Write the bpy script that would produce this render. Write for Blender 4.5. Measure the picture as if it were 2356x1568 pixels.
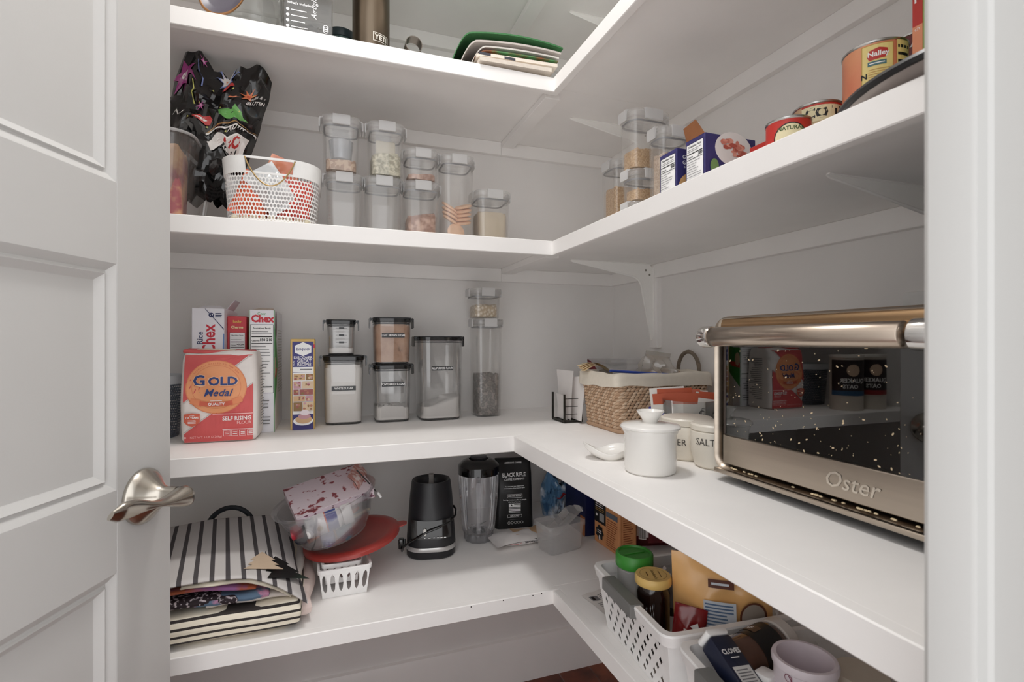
import bpy, math, random
from mathutils import Matrix, Vector, Euler
random.seed(7)
PI = math.pi
for o in list(bpy.data.objects): bpy.data.objects.remove(o)
SC = bpy.context.scene; COL = SC.collection
# ---------------- camera ----------------
F, CX, CY, YAW, CZ = 1171.8, 1178.0, 783.8, 0.3438, 1.1815      # focal length in pixels of the 2356 x 1568 frame
cam = bpy.data.cameras.new('camera'); camo = bpy.data.objects.new('camera', cam); COL.objects.link(camo)
cam.sensor_width = 36; cam.lens = 36 * F / 2356; camo.location = (0, 0, CZ); camo.rotation_euler = (PI / 2, 0, -YAW)
cam.clip_start = .02; cam.dof.use_dof = True; cam.dof.focus_distance = 1.25; cam.dof.aperture_fstop = 8
SC.camera = camo
# ---------------- light ----------------
W = bpy.data.worlds.new('world'); SC.world = W; W.use_nodes = True
W.node_tree.nodes['Background'].inputs[0].default_value = (1.0, .995, 1.0, 1); W.node_tree.nodes['Background'].inputs[1].default_value = 1.3
LAMP_POS = (.165, .93, 2.70); LAMP_POWER = 7.5
vs = SC.view_settings; vs.view_transform = 'Standard'; vs.look = 'None'; vs.gamma = 1; vs.use_curve_mapping = False; vs.exposure = .42
SC.cycles.use_denoising = True; SC.cycles.max_bounces = 14; SC.cycles.diffuse_bounces = 12; SC.cycles.glossy_bounces = 4
SC.cycles.transmission_bounces = 6; SC.cycles.transparent_max_bounces = 32; SC.cycles.caustics_reflective = False; SC.cycles.caustics_refractive = False
SC.cycles.sample_clamp_indirect = 4
# ---------------- pixel -> point helpers (real depth given by a plane) ----------------
_c, _s = math.cos(YAW), math.sin(YAW)
def ray(px, py):
    u = (px - CX) / F
    return Vector((_s + _c * u, _c - _s * u, (CY - py) / F))
def at_Y(px, py, Y): r = ray(px, py); return r * (Y / r.y) + Vector((0, 0, CZ))
def at_X(px, py, X): r = ray(px, py); return r * (X / r.x) + Vector((0, 0, CZ))
def at_Z(px, py, Z): r = ray(px, py); return r * ((Z - CZ) / r.z) + Vector((0, 0, CZ))
# ---------------- materials ----------------
def lin(c): return tuple((x / 255 / 12.92) if x / 255 <= .04045 else ((x / 255 + .055) / 1.055) ** 2.4 for x in c[:3]) + (1,)
MATS = {}
def mat(name, col=(200, 200, 200), rough=.5, metal=0, var=.04, scale=30, bump=0, bscale=200, coat=0, sub=0, emit=0, spec=.5, stretch=None):
    if name in MATS: return MATS[name]
    m = bpy.data.materials.new(name); m.use_nodes = True; nt = m.node_tree; b = nt.nodes['Principled BSDF']
    b.inputs['Roughness'].default_value = rough; b.inputs['Metallic'].default_value = metal; b.inputs['Coat Weight'].default_value = coat
    b.inputs['Specular IOR Level'].default_value = spec
    if sub: b.inputs['Subsurface Weight'].default_value = sub; b.inputs['Subsurface Radius'].default_value = (.01, .01, .01)
    c = lin(col); tc = nt.nodes.new('ShaderNodeTexCoord'); mp = nt.nodes.new('ShaderNodeMapping'); nt.links.new(tc.outputs['Object'], mp.inputs[0])
    if stretch: mp.inputs['Scale'].default_value = stretch
    n = nt.nodes.new('ShaderNodeTexNoise'); n.inputs['Scale'].default_value = scale; n.inputs['Detail'].default_value = 3; nt.links.new(mp.outputs[0], n.inputs[0])
    r = nt.nodes.new('ShaderNodeValToRGB'); r.color_ramp.elements[0].position = .3; r.color_ramp.elements[1].position = .7
    r.color_ramp.elements[0].color = tuple(x * (1 - var) for x in c[:3]) + (1,); r.color_ramp.elements[1].color = tuple(min(1, x * (1 + var)) for x in c[:3]) + (1,)
    nt.links.new(n.outputs[0], r.inputs[0]); nt.links.new(r.outputs[0], b.inputs['Base Color'])
    if emit: b.inputs['Emission Color'].default_value = c; b.inputs['Emission Strength'].default_value = emit
    if bump:
        n2 = nt.nodes.new('ShaderNodeTexNoise'); n2.inputs['Scale'].default_value = bscale; nt.links.new(mp.outputs[0], n2.inputs[0])
        bp = nt.nodes.new('ShaderNodeBump'); bp.inputs['Strength'].default_value = bump; bp.inputs['Distance'].default_value = .002
        nt.links.new(n2.outputs[0], bp.inputs['Height']); nt.links.new(bp.outputs[0], b.inputs['Normal'])
    MATS[name] = m; return m
def speck(name, c1, c2, scale=60, lo=.45, hi=.55, rough=.6, c3=None, metal=0, bump=0, kind='noise', coat=0):
    """two or three colour patches from a noise or cell texture (food, printed film, wood)"""
    if name in MATS: return MATS[name]
    m = mat(name, c1, rough, metal, coat=coat); nt = m.node_tree; b = nt.nodes['Principled BSDF']
    tc = nt.nodes.new('ShaderNodeTexCoord')
    if kind == 'noise':
        n = nt.nodes.new('ShaderNodeTexNoise'); n.inputs['Detail'].default_value = 4; out = n.outputs[0]
    else:
        n = nt.nodes.new('ShaderNodeTexVoronoi'); out = n.outputs['Distance' if kind == 'dist' else 'Color']
    n.inputs['Scale'].default_value = scale; nt.links.new(tc.outputs['Object'], n.inputs[0])
    r = nt.nodes.new('ShaderNodeValToRGB'); e = r.color_ramp.elements
    e[0].position = lo; e[0].color = lin(c1); e[1].position = hi; e[1].color = lin(c2)
    if c3: x = e.new(min(1, hi + .18)); x.color = lin(c3)
    nt.links.new(out, r.inputs[0]); nt.links.new(r.outputs[0], b.inputs['Base Color'])
    if bump:
        bp = nt.nodes.new('ShaderNodeBump'); bp.inputs['Strength'].default_value = bump; bp.inputs['Distance'].default_value = .003
        nt.links.new(out, bp.inputs['Height']); nt.links.new(bp.outputs[0], b.inputs['Normal'])
    return m
def clear(name, tint=(250, 251, 252), haze=.08, gloss=.6, rough=.08, hazecol=(225, 225, 225)):
    """thin clear plastic or glass: see-through, glossy towards grazing angles, a little milky"""
    if name in MATS: return MATS[name]
    m = bpy.data.materials.new(name); m.use_nodes = True; nt = m.node_tree; N = nt.nodes; Lk = nt.links.new
    N.remove(N['Principled BSDF']); out = N['Material Output']
    tr = N.new('ShaderNodeBsdfTransparent'); tr.inputs[0].default_value = lin(tint)
    gl = N.new('ShaderNodeBsdfGlossy'); gl.inputs['Roughness'].default_value = rough; gl.inputs[0].default_value = (1, 1, 1, 1)
    df = N.new('ShaderNodeBsdfDiffuse'); df.inputs[0].default_value = lin(hazecol)
    tl = N.new('ShaderNodeBsdfTranslucent'); tl.inputs[0].default_value = lin(hazecol)
    md = N.new('ShaderNodeMixShader'); md.inputs[0].default_value = .5; Lk(df.outputs[0], md.inputs[1]); Lk(tl.outputs[0], md.inputs[2])
    m1 = N.new('ShaderNodeMixShader'); m1.inputs[0].default_value = haze; Lk(tr.outputs[0], m1.inputs[1]); Lk(md.outputs[0], m1.inputs[2])
    fr = N.new('ShaderNodeLayerWeight'); fr.inputs[0].default_value = .35
    mu = N.new('ShaderNodeMath'); mu.operation = 'MULTIPLY_ADD'; mu.inputs[1].default_value = gloss; mu.inputs[2].default_value = .035; Lk(fr.outputs['Fresnel'], mu.inputs[0])
    m2 = N.new('ShaderNodeMixShader'); Lk(mu.outputs[0], m2.inputs[0]); Lk(m1.outputs[0], m2.inputs[1]); Lk(gl.outputs[0], m2.inputs[2])
    Lk(m2.outputs[0], out.inputs[0]); MATS[name] = m; return m
# ---------------- mesh helpers: every shape is (verts, faces) ----------------
def box(x0, x1, y0, y1, z0, z1):
    v = [(x, y, z) for z in (z0, z1) for y in (y0, y1) for x in (x0, x1)]
    return v, [(0, 2, 3, 1), (4, 5, 7, 6), (0, 1, 5, 4), (2, 6, 7, 3), (0, 4, 6, 2), (1, 3, 7, 5)]
def bbox(x0, x1, y0, y1, z0, z1, e=.002):
    """box with small flat chamfers"""
    def Q(q, z):
        return [(x0 + q + e, y0 + q, z), (x1 - q - e, y0 + q, z), (x1 - q, y0 + q + e, z), (x1 - q, y1 - q - e, z), (x1 - q - e, y1 - q, z), (x0 + q + e, y1 - q, z), (x0 + q, y1 - q - e, z), (x0 + q, y0 + q + e, z)]
    return loft([Q(e, z0), Q(0, z0 + e), Q(0, z1 - e), Q(e, z1)])
def xf(vf, M): return [tuple(M @ Vector(p)) for p in vf[0]], list(vf[1])
def mv(vf, x=0, y=0, z=0): return [(p[0] + x, p[1] + y, p[2] + z) for p in vf[0]], list(vf[1])
def join(*L):
    v, f = [], []
    for a in L:
        k = len(v); v += list(a[0]); f += [tuple(i + k for i in q) for q in a[1]]
    return v, f
def loft(rings, cap0=True, cap1=True, closed=True):
    v = [p for r in rings for p in r]; n = len(rings[0]); f = []
    for k in range(len(rings) - 1):
        for i in range(n if closed else n - 1):
            j = (i + 1) % n; f.append((k * n + i, k * n + j, (k + 1) * n + j, (k + 1) * n + i))
    if cap0: f.append(tuple(range(n))[::-1])
    if cap1: f.append(tuple((len(rings) - 1) * n + i for i in range(n)))
    return v, f
def rrect(w, d, r, n=4, z=0, cx=0, cy=0):
    r = min(r, w / 2 - 1e-5, d / 2 - 1e-5); P = []
    for sx, sy, a0 in ((1, 1, 0), (-1, 1, PI / 2), (-1, -1, PI), (1, -1, 1.5 * PI)):
        for i in range(n + 1):
            a = a0 + PI / 2 * i / n; P.append((cx + sx * (w / 2 - r) + r * math.cos(a), cy + sy * (d / 2 - r) + r * math.sin(a), z))
    return P
def rsub(w, d, r, n, z, m=6):
    """rounded rectangle with extra points along its straight sides"""
    P = rrect(w, d, r, n, z); O = []
    for i, p in enumerate(P):
        q = P[(i + 1) % len(P)]; k = m if (i % (n + 1)) == n else 1
        O += [tuple(p[c] + (q[c] - p[c]) * j / k for c in range(3)) for j in range(k)]
    return O
def rbox(w, d, h, r=.01, e=.003, n=4):
    R = []
    for i in range(3): a = PI / 2 * i / 2; q = e * (1 - math.sin(a)); R.append(rrect(w - 2 * q, d - 2 * q, max(1e-4, r - q), n, e * (1 - math.cos(a))))
    for i in range(3): a = PI / 2 * i / 2; q = e * (1 - math.cos(a)); R.append(rrect(w - 2 * q, d - 2 * q, max(1e-4, r - q), n, h - e + e * math.sin(a)))
    return loft(R)
def lathe(prof, n=32, cap0=True, cap1=True, a0=0, a1=2 * PI):
    full = abs(a1 - a0 - 2 * PI) < 1e-6; m = n if full else n + 1
    R = [[(r * math.cos(a0 + (a1 - a0) * i / n), r * math.sin(a0 + (a1 - a0) * i / n), z) for i in range(m)] for r, z in prof]
    return loft(R, cap0 and full, cap1 and full, full)
def tube(P, r, n=8, closed=False):
    P = [Vector(p) for p in P]; R = []; m = len(P); up = None
    for i, p in enumerate(P):
        t = (P[(i + 1) % m] - P[i - 1]) if closed else (P[min(i + 1, m - 1)] - P[max(i - 1, 0)]); t.normalize()
        if up is None: up = t.orthogonal().normalized()
        up = (up - t * up.dot(t)).normalized(); b = t.cross(up); rr = r[i] if isinstance(r, (list, tuple)) else r
        R.append([tuple(p + (up * math.cos(2 * PI * k / n) + b * math.sin(2 * PI * k / n)) * rr) for k in range(n)])
    if closed: R.append(R[0]); return loft(R, False, False)
    return loft(R)
def prism(poly, z0, z1):
    return loft([[(x, y, z0) for x, y in poly], [(x, y, z1) for x, y in poly]])
def grid(fn, nu, nv):
    v = [tuple(fn(i / nu, j / nv)) for j in range(nv + 1) for i in range(nu + 1)]
    return v, [(j * (nu + 1) + i, j * (nu + 1) + i + 1, (j + 1) * (nu + 1) + i + 1, (j + 1) * (nu + 1) + i) for j in range(nv) for i in range(nu)]
def arc(cx, cz, r, a0, a1, n=10): return [(cx + r * math.cos(a0 + (a1 - a0) * i / n), cz + r * math.sin(a0 + (a1 - a0) * i / n)) for i in range(n + 1)]
RX = lambda a: Matrix.Rotation(a, 4, 'X')
RY = lambda a: Matrix.Rotation(a, 4, 'Y')
RZ = lambda a: Matrix.Rotation(a, 4, 'Z')
T = lambda x=0, y=0, z=0: Matrix.Translation((x, y, z))
# ---------------- object helpers ----------------
def obj(name, vf, m, parent=None, loc=(0, 0, 0), rot=(0, 0, 0), smooth=35, mi=None):
    me = bpy.data.meshes.new(name); me.from_pydata(vf[0], [], vf[1])
    for q in (m if isinstance(m, (list, tuple)) else [m]): me.materials.append(q)
    if mi: me.polygons.foreach_set('material_index', mi)
    if smooth:
        me.polygons.foreach_set('use_smooth', [True] * len(me.polygons)); me.set_sharp_from_angle(angle=math.radians(smooth))
    me.update(); o = bpy.data.objects.new(name, me); COL.objects.link(o); o.location = loc; o.rotation_euler = rot
    if parent: o.parent = parent
    return o
def tag(o, label, cat, group=None, kind=None):
    o['label'] = label
    if cat: o['category'] = cat
    if group: o['group'] = group
    if kind: o['kind'] = kind
    return o
def thing(name, label, cat, loc=(0, 0, 0), rz=0, group=None, rot=None):
    o = bpy.data.objects.new(name, None); COL.objects.link(o); o.empty_display_size = .05
    o.location = loc; o.rotation_euler = rot or (0, 0, rz); return tag(o, label, cat, group)
def struct(name, vf, m, label, parent=None, smooth=35):
    o = obj(name, vf, m, parent, smooth=smooth)
    if not parent: o['kind'] = 'structure'; o['label'] = label
    return o
def textmesh(s, size, align='CENTER', bold=0, xs=1, shear=0):
    cu = bpy.data.curves.new('t', 'FONT'); cu.body = s; cu.size = size; cu.align_x = align; cu.align_y = 'CENTER'; cu.resolution_u = 2
    cu.offset = bold * size; cu.shear = shear
    o = bpy.data.objects.new('t', cu); me = bpy.data.meshes.new_from_object(o)
    v = [(p.co.x * xs, p.co.y) for p in me.vertices]; f = [tuple(q.vertices) for q in me.polygons]
    bpy.data.objects.remove(o); bpy.data.curves.remove(cu); bpy.data.meshes.remove(me)
    return v, f
class Print:
    """flat print on a face: origin (lower left), unit vectors ux, uy in the thing's own frame; built as one thin mesh.
    warp(x, y, h) may bend it round a curved body."""
    def __init__(s, org, ux, uy, warp=None): s.o, s.ux, s.uy = Vector(org), Vector(ux), Vector(uy); s.n = s.ux.cross(s.uy); s.w = warp; s.v, s.f, s.mi, s.m = [], [], [], []; s.h = .0004
    def add(s, pts, faces, m):
        k = len(s.v); s.h += .00006
        for x, y in pts: s.v.append(tuple(s.w(x, y, s.h)) if s.w else tuple(s.o + s.ux * x + s.uy * y + s.n * s.h))
        if m not in s.m: s.m.append(m)
        for q in faces: s.f.append(tuple(i + k for i in q)); s.mi.append(s.m.index(m))
    step = .004
    def poly(s, pts, m):
        if not s.w: s.add(pts, [tuple(range(len(pts)))], m); return
        D = []                                                    # on curved bodies: dense fan so the print hugs the surface
        for i, (x0, y0) in enumerate(pts):
            x1, y1 = pts[(i + 1) % len(pts)]; k = max(1, int(math.hypot(x1 - x0, y1 - y0) / s.step))
            D += [(x0 + (x1 - x0) * j / k, y0 + (y1 - y0) * j / k) for j in range(k)]
        cx, cy = sum(p[0] for p in D) / len(D), sum(p[1] for p in D) / len(D); n = len(D); q = max(2, min(10, int(max(math.hypot(p[0] - cx, p[1] - cy) for p in D) / s.step)))
        P = [(cx + (x - cx) * k / q, cy + (y - cy) * k / q) for k in range(1, q + 1) for x, y in D] + [(cx, cy)]
        fs = [(n * q, i, (i + 1) % n) for i in range(n)] + [(k * n + i, (k + 1) * n + i, (k + 1) * n + (i + 1) % n, k * n + (i + 1) % n) for k in range(q - 1) for i in range(n)]
        s.add(P, fs, m)
    def rect(s, x0, y0, x1, y1, m, nx=1):
        if s.w and nx == 1: nx = max(1, int(abs(x1 - x0) / .006))
        P = [(x0 + (x1 - x0) * i / nx, y) for y in (y0, y1) for i in range(nx + 1)]
        s.add(P, [(i, i + 1, nx + 2 + i, nx + 1 + i) for i in range(nx)], m)
    def frame(s, x0, y0, x1, y1, t, m):
        s.rect(x0, y0, x1, y0 + t, m); s.rect(x0, y1 - t, x1, y1, m); s.rect(x0, y0, x0 + t, y1, m); s.rect(x1 - t, y0, x1, y1, m)
    def disc(s, cx, cy, r, m, ry=None, n=28): s.poly([(cx + r * math.cos(2 * PI * i / n), cy + (ry or r) * math.sin(2 * PI * i / n)) for i in range(n)], m)
    def ring(s, cx, cy, r, t, m, n=28, ry=None, a0=0, a1=2 * PI):
        ry = ry or r; P = [(cx + (r - q * t) * math.cos(a0 + (a1 - a0) * i / n), cy + (ry - q * t) * math.sin(a0 + (a1 - a0) * i / n)) for i in range(n + 1) for q in (0, 1)]
        s.add(P, [(2 * i, 2 * i + 1, 2 * i + 3, 2 * i + 2) for i in range(n)], m)
    def text(s, t, x, y, size, m, align='CENTER', bold=0, xs=1, rot=0, shear=0):
        v, f = textmesh(t, size, align, bold, xs, shear); c_, s_ = math.cos(rot), math.sin(rot)
        s.add([(x + a * c_ - b * s_, y + a * s_ + b * c_) for a, b in v], f, m)
    def lines(s, x0, x1, y0, y1, n, m, t=.5, rag=.3):
        """greeked small print: rows too small to read in the photograph"""
        for i in range(n):
            y = y1 - (y1 - y0) * (i + .5) / n; h = (y1 - y0) / n * t / 2; s.rect(x0, y - h, x1 - (x1 - x0) * rag * random.random(), y + h, m)
    def build(s, parent, name='printed_panel'): return obj(name, (s.v, s.f), s.m, parent, smooth=0, mi=s.mi)
# front print of a box of width w: looks towards -Y
def front(w, d, z=0): return Print((-w / 2, -d / 2, z), (1, 0, 0), (0, 0, 1))
def right(w, d, z=0): return Print((w / 2, -d / 2, z), (0, 1, 0), (0, 0, 1))
def left(w, d, z=0): return Print((-w / 2, d / 2, z), (0, -1, 0), (0, 0, 1))
def wrapped(R, z=0, a0=-PI / 2, cx=0, cy=0):
    """print bent round an upright cylinder; x = 0 at angle a0"""
    return Print((0, 0, 0), (1, 0, 0), (0, 0, 1), lambda x, y, h: ((R + h) * math.cos(a0 + x / R) + cx, (R + h) * math.sin(a0 + x / R) + cy, z + y))
M_BLACK = lambda: mat('black_ink', (22, 22, 24), .55, var=.02)
M_WHITE = lambda: mat('white_ink', (240, 240, 240), .5, var=.02)
M_GREYINK = lambda: mat('grey_ink', (120, 120, 122), .55, var=.02)
# ================= the pantry shell =================
S0, S1, S2, S3, S4 = 2.204, 1.8785, 1.447, .9477, .614          # shelf tops
WB, WR, WL, CEIL = 1.666, .9992, -.66, 2.74                      # wall planes
WALL = mat('wall_paint', (233, 231, 229), .75, var=.02, scale=6, bump=.08, bscale=350)
SHELF = mat('shelf_paint', (242, 240, 238), .55, var=.02, scale=9, bump=.05, bscale=300)
TRIM = mat('trim_paint', (242, 240, 238), .45, var=.015, scale=9)
struct('wall_back', box(WL - .1, WR + .1, WB, WB + .1, 0, CEIL), WALL, 'grey painted back wall behind the shelves')
struct('wall_right', box(WR, WR + .1, .05, WB, 0, CEIL), WALL, 'grey painted side wall behind the toaster oven')
struct('wall_left', box(WL - .1, WL, .05, WB, 0, CEIL), WALL, 'grey painted side wall hidden behind the open door')
struct('ceiling', box(WL - .1, WR + .1, .05, WB + .1, CEIL, CEIL + .08), mat('ceiling_paint', (242, 241, 239), .8, var=.01), 'plain white pantry ceiling')
fl = bpy.data.objects.new('floor', None); COL.objects.link(fl); fl['kind'] = 'structure'; fl['label'] = 'dark reddish brown wood plank floor'
WOOD = [speck('floor_wood_%d' % k, a, b, 9 + k, .35, .7, .35, kind='noise') for k, (a, b) in enumerate((((78, 32, 14), (140, 66, 34)), ((88, 38, 18), (152, 76, 40)), ((70, 28, 12), (126, 58, 28))))]
x = WL
k = 0
while x < WR:
    obj('plank', bbox(x + .0008, min(x + .118, WR), -.7 + .21 * (k % 3), WB, -.012, 0, .0015), WOOD[k % 3], fl); x += .119; k += 1
struct('baseboard_back', loft([[(WL, WB, 0), (WL, WB - .016, 0), (WL, WB - .016, .135), (WL, WB - .010, .148), (WL, WB, .152)], [(WR, WB, 0), (WR, WB - .016, 0), (WR, WB - .016, .135), (WR, WB - .010, .148), (WR, WB, .152)]]), TRIM, 'wide white baseboard along the back wall')
struct('baseboard_right', box(WR - .016, WR, .2, WB - .016, 0, .15), TRIM, 'white baseboard along the side wall')
# right door jamb with its moulded stop, close to the lens
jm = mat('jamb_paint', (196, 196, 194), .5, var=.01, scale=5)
jx = .3395
prof = [(jx, .2045), (jx + .0035, .2085), (jx + .05, .2085), (jx + .05, .02), (jx + .011, .02), (jx + .011, .1775), (jx + .009, .1795), (jx + .0015, .1805), (jx, .183)]
struct('trim_1', prism(prof, 0, CEIL), jm, 'white door jamb with a raised stop, close to the camera')
struct('wall_front', box(jx + .05, WR + .1, .05, .2, 0, CEIL), WALL, 'grey wall beside the doorway, mostly behind the jamb')

# ---- open door: panelled, swung into the pantry ----
dang = 0.0                                       # tiny turn off the viewing axis
dhx, dhy = .068 * _s - .5735 * _c, .068 * _c + .5735 * _s
DW, DT, DZ0, DZ1 = .762, .035, .012, 2.04
dirv = Vector((math.sin(YAW - dang), math.cos(YAW - dang), 0))
door = bpy.data.objects.new('door_1', None); COL.objects.link(door); door['kind'] = 'structure'; door['label'] = 'white panelled pantry door standing open with a satin lever'
door.location = (dhx, dhy, 0); door.rotation_euler = (0, 0, math.atan2(dirv.y, dirv.x))       # local +X runs along the door, local -Y faces the camera
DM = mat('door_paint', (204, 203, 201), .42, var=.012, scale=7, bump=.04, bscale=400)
ST = .114                                          # stile width
PAN = [(.12, .856), (.972, 1.290), (1.404, 1.93)]
REC = .008
obj('stile', bbox(DW - ST, DW, -DT / 2, DT / 2, DZ0, DZ1, .0015), DM, door); obj('stile', bbox(0, ST, -DT / 2, DT / 2, DZ0, DZ1, .0015), DM, door)
zs = [DZ0] + [z for p in PAN for z in p] + [DZ1]
for i in range(0, len(zs), 2): obj('rail', box(ST, DW - ST, -DT / 2, DT / 2, zs[i], zs[i + 1]), DM, door)
for z0, z1 in PAN:
    p = obj('door_panel', box(ST, DW - ST, -DT / 2 + .012, DT / 2 - .012, z0, z1), DM, door)
    def fr(q, y): return [(ST + q, y, z0 + q), (DW - ST - q, y, z0 + q), (DW - ST - q, y, z1 - q), (ST + q, y, z1 - q)]
    yf = -DT / 2
    rings = [fr(0, yf), fr(.0095, yf + .006), fr(.0105, yf + .0075), fr(.0135, yf + .0075), fr(.0155, yf + .004), fr(.0245, yf + .0115), fr(.026, yf + .0122)]
    obj('panel_moulding', loft(rings, False, False), DM, p, smooth=25)
# lever handle
NI = mat('satin_nickel', (196, 190, 180), .24, 1, var=.03, scale=60)
hz = .9486; hx = DW - .064; hy = -DT / 2
ho = obj('lever_handle', xf(lathe([(0, 0), (.041, 0), (.0415, .003), (.0405, .006), (.034, .012), (.025, .020), (.0175, .028), (.0145, .034), (.014, .040), (.014, .052), (.0, .052)], 40), T(hx, hy, hz) @ RX(PI / 2)), NI, door)
# lever: a flat S-shaped paddle running back along the door towards the hinge
def lever():
    R = []
    for i in range(33):
        t = i / 32; L = .008 - .137 * t
        dz = .014 * t - .002 * math.sin(2 * PI * t); hh = .0165 - .0105 * math.sin(PI * min(1, t * 1.15)) ** 2 - .003 * t; dep = .0165 - .010 * min(1, t * 1.6)
        if t < .06: hh *= .45 + 9.2 * t; dep *= .6 + 6.6 * t
        if t > .9: hh *= 1 - (t - .9) * 5; dep *= 1 - (t - .9) * 6
        yy = -.064 + .010 * t; tw = -.15 + .75 * t; ring = []
        for k in range(18):
            a = 2 * PI * k / 18; ex = math.copysign(abs(math.cos(a)) ** .8, math.cos(a)) * dep; ez = math.copysign(abs(math.sin(a)) ** .8, math.sin(a)) * hh
            ring.append((hx + L, hy + yy + ex * math.cos(tw) - ez * math.sin(tw), hz + dz + ez * math.cos(tw) + ex * math.sin(tw)))
        R.append(ring)
    return loft(R)
obj('lever', lever(), NI, ho, smooth=60)

# ---- L-shaped shelves ----
SEAM0, SEAM1 = .551, .594
def shelf(top, yb, xr, label, cleat=True, seam=True, trim=.0385, yend=.215, holes=False):
    t = thing('corner_shelf', label, 'shelf', (0, 0, top), group='built-in corner shelves')
    tt = .0185
    obj('shelf_board', bbox(WL, WR, yb + tt - .001, WB, -.019, -.0004, .0008), SHELF, t)
    obj('shelf_board', bbox(xr + tt - .001, WR, yend, yb + tt - .0012, -.019, -.0004, .0008), SHELF, t)
    obj('front_trim', bbox(WL, xr + tt, yb, yb + tt, -trim, 0, .0015), TRIM, t)
    obj('front_trim', bbox(xr, xr + tt, yend, yb - .0004, -trim, 0, .0015), TRIM, t)
    if cleat:
        obj('wall_cleat', bbox(WL, SEAM0, WB - .018, WB, -.063, -.0192, .001), SHELF, t)
        obj('wall_cleat', bbox(SEAM0 + .0005, WR, WB - .018, WB, -.063, -.0192, .001), SHELF, t)
        obj('wall_cleat', bbox(WR - .018, WR, yend, WB - .0185, -.063, -.0192, .001), SHELF, t)
    if seam: obj('seam_batten', bbox(SEAM0, SEAM1, yb + .038, WB - .018, -.0375, -.0192, .001), SHELF, t)
    return t
shelf(S0, 1.235, .558, 'topmost white shelf, only its underside showing above the bottles')
shelf(S1, 1.232, .558, 'high white corner shelf carrying the glass jar, tumbler and folded bags')
shelf(S2, 1.237, .557, 'white corner shelf carrying the clear canisters and the food tins')
shelf(S3, 1.177, .4258, 'white corner worktop shelf carrying the toaster oven and flour', seam=False)
s4 = shelf(S4, 1.062, .4793, 'lowest white corner shelf carrying the blender and perforated baskets', seam=False, trim=.033)
NAIL = mat('nail_hole', (40, 36, 32), .9)
for px, py in ((1084, 1395), (1158, 1380), (1226, 1369), (1246, 1364.5)):
    p = at_Y(px, py, 1.062); obj('nail_hole', xf(lathe([(.0014, 0), (.0014, .0004)], 8), T(p.x, 1.0619, p.z - S4) @ RX(PI / 2)), NAIL, s4)
# ---- brackets ----
BR = mat('bracket_white', (244, 243, 240), .4, var=.01)
def bracket(y, top, label):
    z = top - .0192; x = WR - .018
    t = thing('shelf_bracket', label, 'bracket', (x, y, z), group='white metal shelf brackets')
    H, V, wb = .297, .245, .045
    pts = [(-.002, 0), (-H + .008, 0)] + [(-H, -.0035), (-H + .008, -.0075)]
    pts += [(-.085, -.040)] + [(-.085 + .043 * math.sin(a), -.083 + .043 * math.cos(a)) for a in [PI / 2 * i / 6 for i in range(1, 7)]]
    pts += [(-.012, -V + .006), (-.008, -V), (-.003, -V + .003), (-.0005, -V + .03), (-.0005, -.03), (-.004, -.012), (-.012, -.003)]
    # stiffened bracket: pressed web with folded flanges
    web = prism([(p[0], p[1]) for p in pts], -.0012, .0012)
    web = xf(web, RX(PI / 2))
    obj('web', web, BR, t)
    def prof_l(flat): return flat
    obj('shelf_flange', loft([[(-H + .004, -.003, -.0001), (-H + .004, .003, -.0001), (-H + .004, .003, -.0017), (-H + .004, -.003, -.0017)], [(-.012, -.0105, -.0001), (-.012, .0105, -.0001), (-.012, .0105, -.0017), (-.012, -.0105, -.0017)]]), BR, t)
    obj('wall_flange', loft([[(-.0003, -.0035, -V + .002), (-.0003, .0035, -V + .002), (-.0018, .0035, -V + .002), (-.0018, -.0035, -V + .002)], [(-.0003, -.0105, -.006), (-.0003, .0105, -.006), (-.0018, .0105, -.006), (-.0018, -.0105, -.006)]]), BR, t)
    rim = [(-.085, -.040)] + [(-.085 + .043 * math.sin(a), -.083 + .043 * math.cos(a)) for a in [PI / 2 * i / 8 for i in range(1, 9)]]
    path = [(-H + .01, 0, -.006)] + [(p[0], 0, p[1]) for p in rim] + [(-.009, 0, -V + .008)]
    obj('rolled_edge', tube(path, [.0016] + [.0034] * (len(path) - 2) + [.0016], 8), BR, t)
    sc = mat('screw_steel', (150, 146, 140), .35, 1)
    for a, b in ((-.028, -.02), (-.014, -.034)): obj('screw', xf(lathe([(0, 0), (.0035, 0), (.003, .0012), (0, .0014)], 12), T(a, -.0012, b) @ RX(PI / 2)), sc, t)
    return t
bracket(1.392, S2, 'white bracket near the corner, its long leg reaching down above the wicker basket')
bracket(.547, S2, 'white bracket under the shelf directly above the toaster oven')
bracket(1.395, S1, 'white bracket whose tip meets the tall brown rice canister')
bracket(1.40, S0, 'white bracket under the topmost shelf, above the folded green bag')
o = obj('wall_batten', bbox(WR - .018, WR, 1.372, 1.412, 1.16, S2 - .0635, .001), SHELF); tag(o, 'narrow vertical wooden batten on the wall behind the corner bracket', 'batten')
# outlet plate half hidden behind the oven
t = thing('outlet_plate', 'white electrical outlet plate just above the toaster oven', 'outlet', (WR, .605, 1.213))
obj('cover', xf(rbox(.072, .115, .006, .004, .002), RY(-PI / 2) @ RZ(PI / 2)), mat('outlet_white', (232, 232, 230), .35), t)
for dz in (-.02, .02): obj('socket', xf(rbox(.034, .028, .002, .009, .0006), T(-.006, 0, dz) @ RY(-PI / 2) @ RZ(PI / 2)), mat('socket_white', (222, 222, 220), .4), t)
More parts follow.
